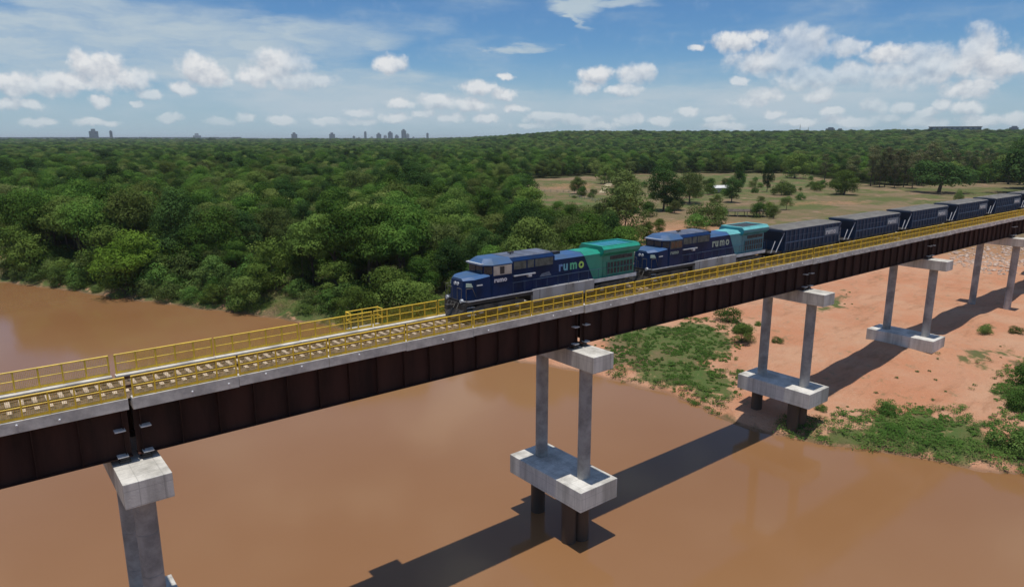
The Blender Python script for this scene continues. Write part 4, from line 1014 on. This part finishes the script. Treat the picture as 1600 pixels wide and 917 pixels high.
for u, v in [(1360, 291), (1366, 288), (1374, 293), (1382, 292), (1391, 290), (1397, 294), (1404, 289), (1411, 293), (1418, 290), (1425, 294), (1432, 289), (1440, 291), (1447, 287), (1455, 289), (1463, 286), (1472, 288), (1482, 284), (1494, 285), (1506, 283), (1519, 284), (1533, 282), (1548, 284)]:
    k_ += 1; s_ = VR.uniform(1.05, 1.35) * (1 if u < 1470 else .85)
    ft('tall', k_, u, v, (s_, s_, s_ * VR.uniform(.95, 1.15)), 'tall brownish green tree in the close plantation row at the back of the dry field', name='plantation_tree', group='plantation trees behind the dry field')
n_ = 0; SCR = np.array(gp([(845, 302), (1000, 285), (1260, 280), (1330, 300), (1260, 312), (1210, 345), (1010, 372), (985, 340)]))
lo, hi = SCR.min(0), SCR.max(0)
while n_ < 70:
    p = VR.uniform(lo, hi)
    if poly_sd(p[:1], p[1:], SCR)[0] < 0: continue
    if wob(p[:1], p[1:], 45, 6)[0] < -.1: continue
    n_ += 1; r_ = VR.uniform(); s_ = VR.uniform(.4, 1.3)
    if r_ < .6: tree('shrub', n_, p[0], p[1], (s_, s_, s_ * VR.uniform(.7, 1.3)), 'small green scrub bush scattered over the field behind the locomotives', 'bush', 'scrub bushes of the field', 'scrub_bush')
    elif r_ < .85: tree('dry', n_, p[0], p[1], s_ * .45, 'small olive tree scattered over the field behind the locomotives', 'tree', 'small trees scattered over the field', 'small_tree')
    else: tree('bushy', n_, p[0], p[1], s_ * .8, 'light green leafy bush scattered over the field behind the locomotives', 'bush', 'scrub bushes of the field', 'scrub_bush')
# ---- bushes on the sandy bank
for u, v, s_, lab, key in ((1140, 503, .85, 'round green bush on the red sand beyond the bank grass', 'shrub'), (1161, 520, .62, 'small dark bush on the sand right of the bank grass', 'shrub'), (1160, 535, .55, 'pale dry tussock on the sand below the small dark bush', 'bushy'),
                     (1385, 644, .60, 'small dark green bush alone on the sand near the lower right shore', 'shrub'), (1598, 640, .8, 'large dark green bush at the right edge above the shore weeds', 'shrub'), (1630, 605, 1.1, 'large green bush at the right edge beside the dark one', 'shrub'),
                     (1578, 700, .9, 'dark bush among the shore weeds in the lower right corner', 'shrub'), (1214, 535, .35, 'tiny bush beside the far column of the bank pier', 'shrub'), (1185, 508, .3, 'tiny clump of weeds on the sand behind the far bank pier column', 'shrub'),
                     (1540, 520, .5, 'low bush on the sand left of the inland pier, below the bridge shadow', 'shrub'), (1586, 520, .4, 'low bush on the sand at the right edge', 'shrub'), (1282, 640, .3, 'tuft of weeds beside the near pile cap corner of the bank pier', 'shrub')):
    x, y, z = ground(u, v); tree(key, int(u) % 2, x, y, (s_, s_, s_ * .9), lab, 'bush', None, 'bank_bush', sink=.2)

# ---- weeds and grass: uncountable
def weed_patch(name, poly_list, dens, hmul, mat, seed, edge=2.5):
    rg = np.random.default_rng(seed); cl = []
    for pl_ in poly_list:
        pl_ = np.array(pl_); lo, hi = pl_.min(0), pl_.max(0); n = int(np.prod(hi - lo) * dens)
        X, Y = rg.uniform(lo[0], hi[0], n), rg.uniform(lo[1], hi[1], n)
        sd = poly_sd(X + 1.5 * wob(X, Y, 9, 2), Y + 1.5 * wob(X, Y, 10, 7), pl_)
        nzv = wob(X, Y, 7, 13) + .6 * wob(X, Y, 3.2, 5); dd = shore_d(X, Y)
        k_ = (sd + 2.2 * nzv > rg.uniform(-2.6, 2.2, n)) & (sd > -3) & (dd > .1) & (nzv > -.5 - .5 * (dd < 4))
        for x, y, h_, z, d_ in zip(X[k_], Y[k_], nzv[k_], height(X[k_], Y[k_]), dd[k_]):
            s_ = hmul * (.35 + .35 * max(0, h_ + .4) + (.35 if d_ < 5 else 0)) * rg.uniform(.7, 1.3)
            cl.append(((x, y, z + s_ * .25), (s_ * 1.4, s_ * 1.4, s_ * .5), float(np.clip(.5 + .4 * wob(np.array([x]), np.array([y]), 8, 8)[0], 0, 1))))
    o = add(name, leaf_cloud(name, cl, mat, 34, .085, rg, up=1.8)); tag(o, kind='stuff'); return o
weed_patch('bank_weeds', GRASS[:1], 3.4, .5, M['leafbank'], 5)
weed_patch('shore_weeds', GRASS[1:3], 3.6, .7, M['leafbank'], 6)
FAR = [tuple(p) for p in SHORE[4:13]] + [(73, 102), (66, 122), (58, 138), (52, 149), (45, 165), (37, 183), (27, 204), (15, 226), (-30, 300)]
weed_patch('far_shore_grass', [FAR], 1.1, 2.0, M['leafbright'], 12)
weed_patch('sand_weeds', GRASS[3:] + [gp([(1230, 640), (1400, 600), (1580, 540), (1600, 640), (1400, 660), (1240, 672)])], .10, .4, M['leafbank'], 8)

# ---- things in the field
x, y, z = ground(1126, 300); q = MB(); q.box(-4, 4, -2.2, 2.2, 0, 2.4); so_ = q.build('wall', M['beige']); rt = empty('field_shed', (x, y, z - .1), -HEAD + .2, label='small shed with a white roof in the field, left of the dark tree', cat='shed'); so_.parent = rt
q = MB(); q.prism_x([(-2.8, 2.3), (2.8, 2.3), (0, 3.5)], -4.6, 4.6); q.build('roof', M['shedroof'], rt)
x, y, z = ground(1165, 338); rt = empty('low_shed', (x, y, z - .1), -HEAD - .1, label='long low open shed with a weathered brown roof behind the second locomotive', cat='shed')
q = MB(); q.prism_x([(-2.6, 1.9), (2.6, 1.9), (2.6, 2.05), (0, 2.7), (-2.6, 2.05)], -7, 7); q.build('roof', M['darkroof'], rt)
for i in range(5):
    for s_ in (-2.3, 2.3): q = MB(); q.box(-6.6 + 3.3 * i - .1, -6.6 + 3.3 * i + .1, s_ - .1, s_ + .1, 0, 1.9); q.build('post', M['fencewood'], rt)
x, y, z = ground(1287, 293); rt = empty('parked_car', (x, y, z - .05), .3, label='dark car parked under the slim dark tree at the back of the dry field', cat='car')
q = MB(); q.loft([[(-2.2, y_, .35), (2.2, y_, .35), (2.25, y_, .75), (1.2, y_, .95), (-2.1, y_, 1.0)] for y_ in (-.88, .88)]); q.build('body', M['car'], rt, bevel=.05)
q = MB(); q.loft([[(-1.95, y_, 1.0), (.95, y_, .96), (.35, y_ * .85, 1.48), (-1.5, y_ * .85, 1.5)] for y_ in (-.82, .82)]); q.build('cabin', M['glass'], rt)
wm = MB(); wm.tube((0, -.1, 0), (0, .1, 0), .33, n=14); wme = wm.mesh('wheel', M['black'])
for wx_ in (-1.4, 1.4):
    for wy_ in (-.85, .85): add('wheel', wme, rt, (wx_, wy_, .33))
def fence(pts, label, gap=3.0, h=1.3):
    P_ = [ground(*p) for p in pts]; o = empty('field_fence', P_[0], label=label, cat='fence'); base = Vector(P_[0])
    pm = MB(); pm.box(-.09, .09, -.09, .09, -.2, h); pme_ = pm.mesh('post', M['fencewood']); rl = MB()
    for a, b in zip(P_, P_[1:]):
        a, b = Vector(a) - base, Vector(b) - base; n = max(1, int((b - a).length / gap))
        for i in range(n): add('post', pme_, o, a.lerp(b, i / n))
        for z in (.5, 1.1): rl.tube(a + Vector((0, 0, z)), b + Vector((0, 0, z)), .06, None, 5)
    rl.build('rail', M['fencewood'], o)
fence([(832, 300), (880, 301), (935, 303)], 'pale wooden field fence below the brown bare patch')
fence([(890, 308), (930, 315), (945, 313)], 'pale wooden fence running down into the trees of the field')
# pale farm track climbing the field
ptsL = [ground(u, v) for u, v in ((942, 302), (945, 296), (950, 290), (957, 284), (962, 279))]
q = MB(); ring = []
for x, y, z in ptsL: ring.append([(x - 1.8, y + 1.2, z + .15), (x + 1.8, y - 1.2, z + .15)])
for i in range(len(ring) - 1): q.poly(ring[i] + ring[i + 1], [(0, 1, 3, 2)])
m_ = paint('pale track earth', (0.42, 0.34, 0.20), 0.95, var=.2, scale=.3); tag(q.build('farm_track', m_), kind='structure')
# rubble slope and red earth wall under the far end of the bridge
rr_ = np.random.default_rng(4)
rb = gp([(1480, 395), (1600, 385), (1640, 420), (1560, 430), (1490, 415)])
rockme = []
for i in range(4):
    bm2 = bmesh.new(); bmesh.ops.create_icosphere(bm2, subdivisions=1, radius=1)
    for v in bm2.verts: v.co *= rr_.uniform(.7, 1.2); v.co.z *= .7
    me = bpy.data.meshes.new('boulder'); bm2.to_mesh(me); bm2.free(); me.materials.append(M['rock']); rockme.append(me)
q = MB(); lo, hi = np.array(rb).min(0), np.array(rb).max(0); cnt = 0
while cnt < 420:
    x, y = rr_.uniform(lo, hi)
    if poly_sd(np.array([x]), np.array([y]), rb)[0] < 0: continue
    s_ = rr_.uniform(.15, .6); z = float(height(np.array([x]), np.array([y]))[0]); me = rockme[cnt % 4]; a = rr_.uniform(0, 6.28)
    ca_, sa_ = math.cos(a), math.sin(a)
    q.poly([(x + (v.co.x * ca_ - v.co.y * sa_) * s_, y + (v.co.x * sa_ + v.co.y * ca_) * s_, z + v.co.z * s_) for v in me.vertices], [tuple(p.vertices) for p in me.polygons]); cnt += 1
tag(q.build('rubble', M['rock']), kind='stuff')

# ------------------------------------------------------------------ far skyline
def far_pos(u, dist):
    a = HEAD + math.atan((u - CU) / (FOC / math.cos(PITCH))); return dist * math.sin(a), dist * math.cos(a)
def tower(u, w_px, top, dist, label, dark=True, base=4.0, split=0):
    x, y = far_pos(u, dist); mpp = dist / (FOC / math.cos(PITCH)) * 1.12; wd = w_px * mpp
    h = CAMZ + (HOR - top) * mpp - base
    mt = M['tower'] if dark else M['towerlight']
    o = empty('tower_block', (x, y, base - 3), -HEAD - math.atan((u - CU) / 1117) + .25, label=label, cat='tower block', group='towers of the far city skyline')
    q = MB(); nb = max(4, int(h / 9)); hw, dw = wd / 2, wd * .38
    for i in range(nb):
        z0, z1 = (h + 3) * i / nb, (h + 3) * (i + 1) / nb
        q.box(-hw, hw, -dw, dw, z0 + .001, z1 - 2.2); q.box(-hw * .95, hw * .95, -dw * .95, dw * .95, z1 - 2.2, z1)
    q.build('wall', mt, o)
    q = MB(); q.box(-hw * .5, hw * .4, -dw * .5, dw * .5, h + 3.002, h + 3 + wd * .3); q.build('roof_house', mt, o)
    return o
for u, w_, tp_, d_, lab, dk in ((147, 9, 208, 6500, 'wide dark tower block on the far skyline, leftmost of all the towers', True), (174, 3, 208, 6500, 'thin dark chimney like tower right of the leftmost wide tower', True),
    (308, 9, 213, 7000, 'pale squat block alone on the far skyline left of the middle', False), (335, 4, 216, 7000, 'tiny grey block just right of the pale squat block', True), (363, 3, 216, 7000, 'tiny low block on the skyline, second right of the pale squat block', True), (460, 7, 211, 7200, 'grey tower alone in the middle of the left skyline', True),
    (519, 7, 211, 7000, 'dark tower right of the lone grey tower on the skyline', True), (553, 3, 214, 7300, 'low thin block just left of the tower group', True), (571, 3, 208, 7200, 'thin tower at the left end of the tower group', True), (592, 6, 211, 7200, 'broad dark tower in the tower group, second from its left', True), (602, 4, 213, 7400, 'low pale tower between the two broad towers of the group', False),
    (610, 6, 209, 7200, 'grey tower in the middle of the tower group', True), (620, 5, 213, 7400, 'low grey tower left of the tallest tower', True), (631, 6, 206, 7000, 'tallest tower of the skyline group', True), (637, 4, 211, 7100, 'pale tower leaning against the tallest tower', False), (668, 3, 210, 7300, 'thin tower standing alone at the right end of the tower group', True), (432, 3, 217, 7300, 'tiny block left of the lone grey tower', True), (240, 5, 217, 7000, 'low wide block between the thin chimney tower and the pale squat block', True)):
    tower(u, w_ * .95, tp_ - .4, d_, lab, dk)
for i, (u, w_, tp_) in enumerate(((28, 4, 217), (62, 3, 216), (97, 5, 217.5), (120, 3, 216), (195, 4, 217.5), (215, 3, 216.5), (268, 4, 218), (288, 3, 217), (322, 3, 217), (385, 4, 218), (408, 3, 217.5), (482, 4, 218), (500, 3, 217), (540, 3, 216.5), (561, 3, 215.5), (581, 3, 214.5), (646, 3, 215), (655, 3, 216.5))):
    o_ = tower(u, w_, tp_, 7600, 'tiny low block on the hazy far skyline, between the taller towers', i % 3 > 0); o_['group'] = 'tiny blocks of the far skyline'
q = MB(); rc_ = np.random.default_rng(9)
for i in range(1500):
    u = rc_.uniform(-40, 720); d_ = rc_.uniform(5600, 8200)
    if rc_.uniform() > (1.0 if u < 360 else .45): continue
    x, y = far_pos(u, d_); w_, h_ = rc_.uniform(8, 30), rc_.uniform(6, 22)
    q.box(x - w_, x + w_, y - w_ * .6, y + w_ * .6, 2, (16 if u < 380 else 9) + h_)
tag(q.build('far_town', M['lowcity']), kind='stuff')
def hill_z(x, y): return float(height(np.array([x]), np.array([y]))[0])
x, y = far_pos(1490, 2500); z = hill_z(x, y); o = empty('long_building', (x, y, z), -HEAD - .55, label='long low dark building on the horizon at the right', cat='building')
q = MB(); q.box(-66, 66, -12, 12, 0, 21); q.build('wall', M['tower'], o); q = MB(); q.box(-68, 68, -13, 13, 21, 22.5); q.build('roof', M['darkroof'], o)
wq = MB(); wq.box(-3.5, 3.5, -.2, .2, -2.2, 2.2); wme = wq.mesh('window', M['towerlight'])
for i in range(9): add('window', wme, o, (-52 + 13 * i, -12.15, 16.5))
for u, w_, h_, lab in ((1296, 14, 21, 'grey building with two blocks on the wooded horizon'), (1311, 9, 17, 'smaller grey building right of the two block one on the horizon'), (1582, 10, 20, 'small grey building on the horizon at the right edge')):
    x, y = far_pos(u, 2600); z = hill_z(x, y); o = empty('hilltop_building', (x, y, z), -HEAD - .4, label=lab, cat='building')
    q = MB(); q.box(-w_, w_, -9, 9, 0, h_); q.build('wall', M['tower'], o); q = MB(); q.box(-w_ * .5, w_ * .7, -6, 6, h_, h_ + 4); q.build('roof_house', M['tower'], o)
for u, h_, lab in ((1249, 36, 'lattice radio mast on the wooded horizon'), (1262, 26, 'shorter radio mast right of the tall one on the horizon')):
    x, y = far_pos(u, 2600); z = hill_z(x, y); q = MB()
    for a in range(3): q.tube((x + 2.2 * math.cos(a * 2.09), y + 2.2 * math.sin(a * 2.09), z), (x, y, z + h_), .5, .25, 5)
    for i in range(1, 7): q.tube((x - 2.2 * (1 - i / 7), y, z + h_ * i / 7), (x + 2.2 * (1 - i / 7), y, z + h_ * i / 7), .2, None, 4)
    tag(q.build('radio_mast', M['black']), lab, 'radio mast')

# ------------------------------------------------------------------ haze
m, t = new_mat('haze')
pv = t.n('ShaderNodeVolumePrincipled', {'Color': (0.80, 0.88, 0.97, 1), 'Density': 4.8e-5, 'Anisotropy': 0.1})
t.nt.links.new(pv.outputs[0], t.out.inputs['Volume'])
q = MB(); q.box(-42900, 42900, -42900, 42900, -4.2, 104.0)
tag(q.build('haze', m), kind='stuff')
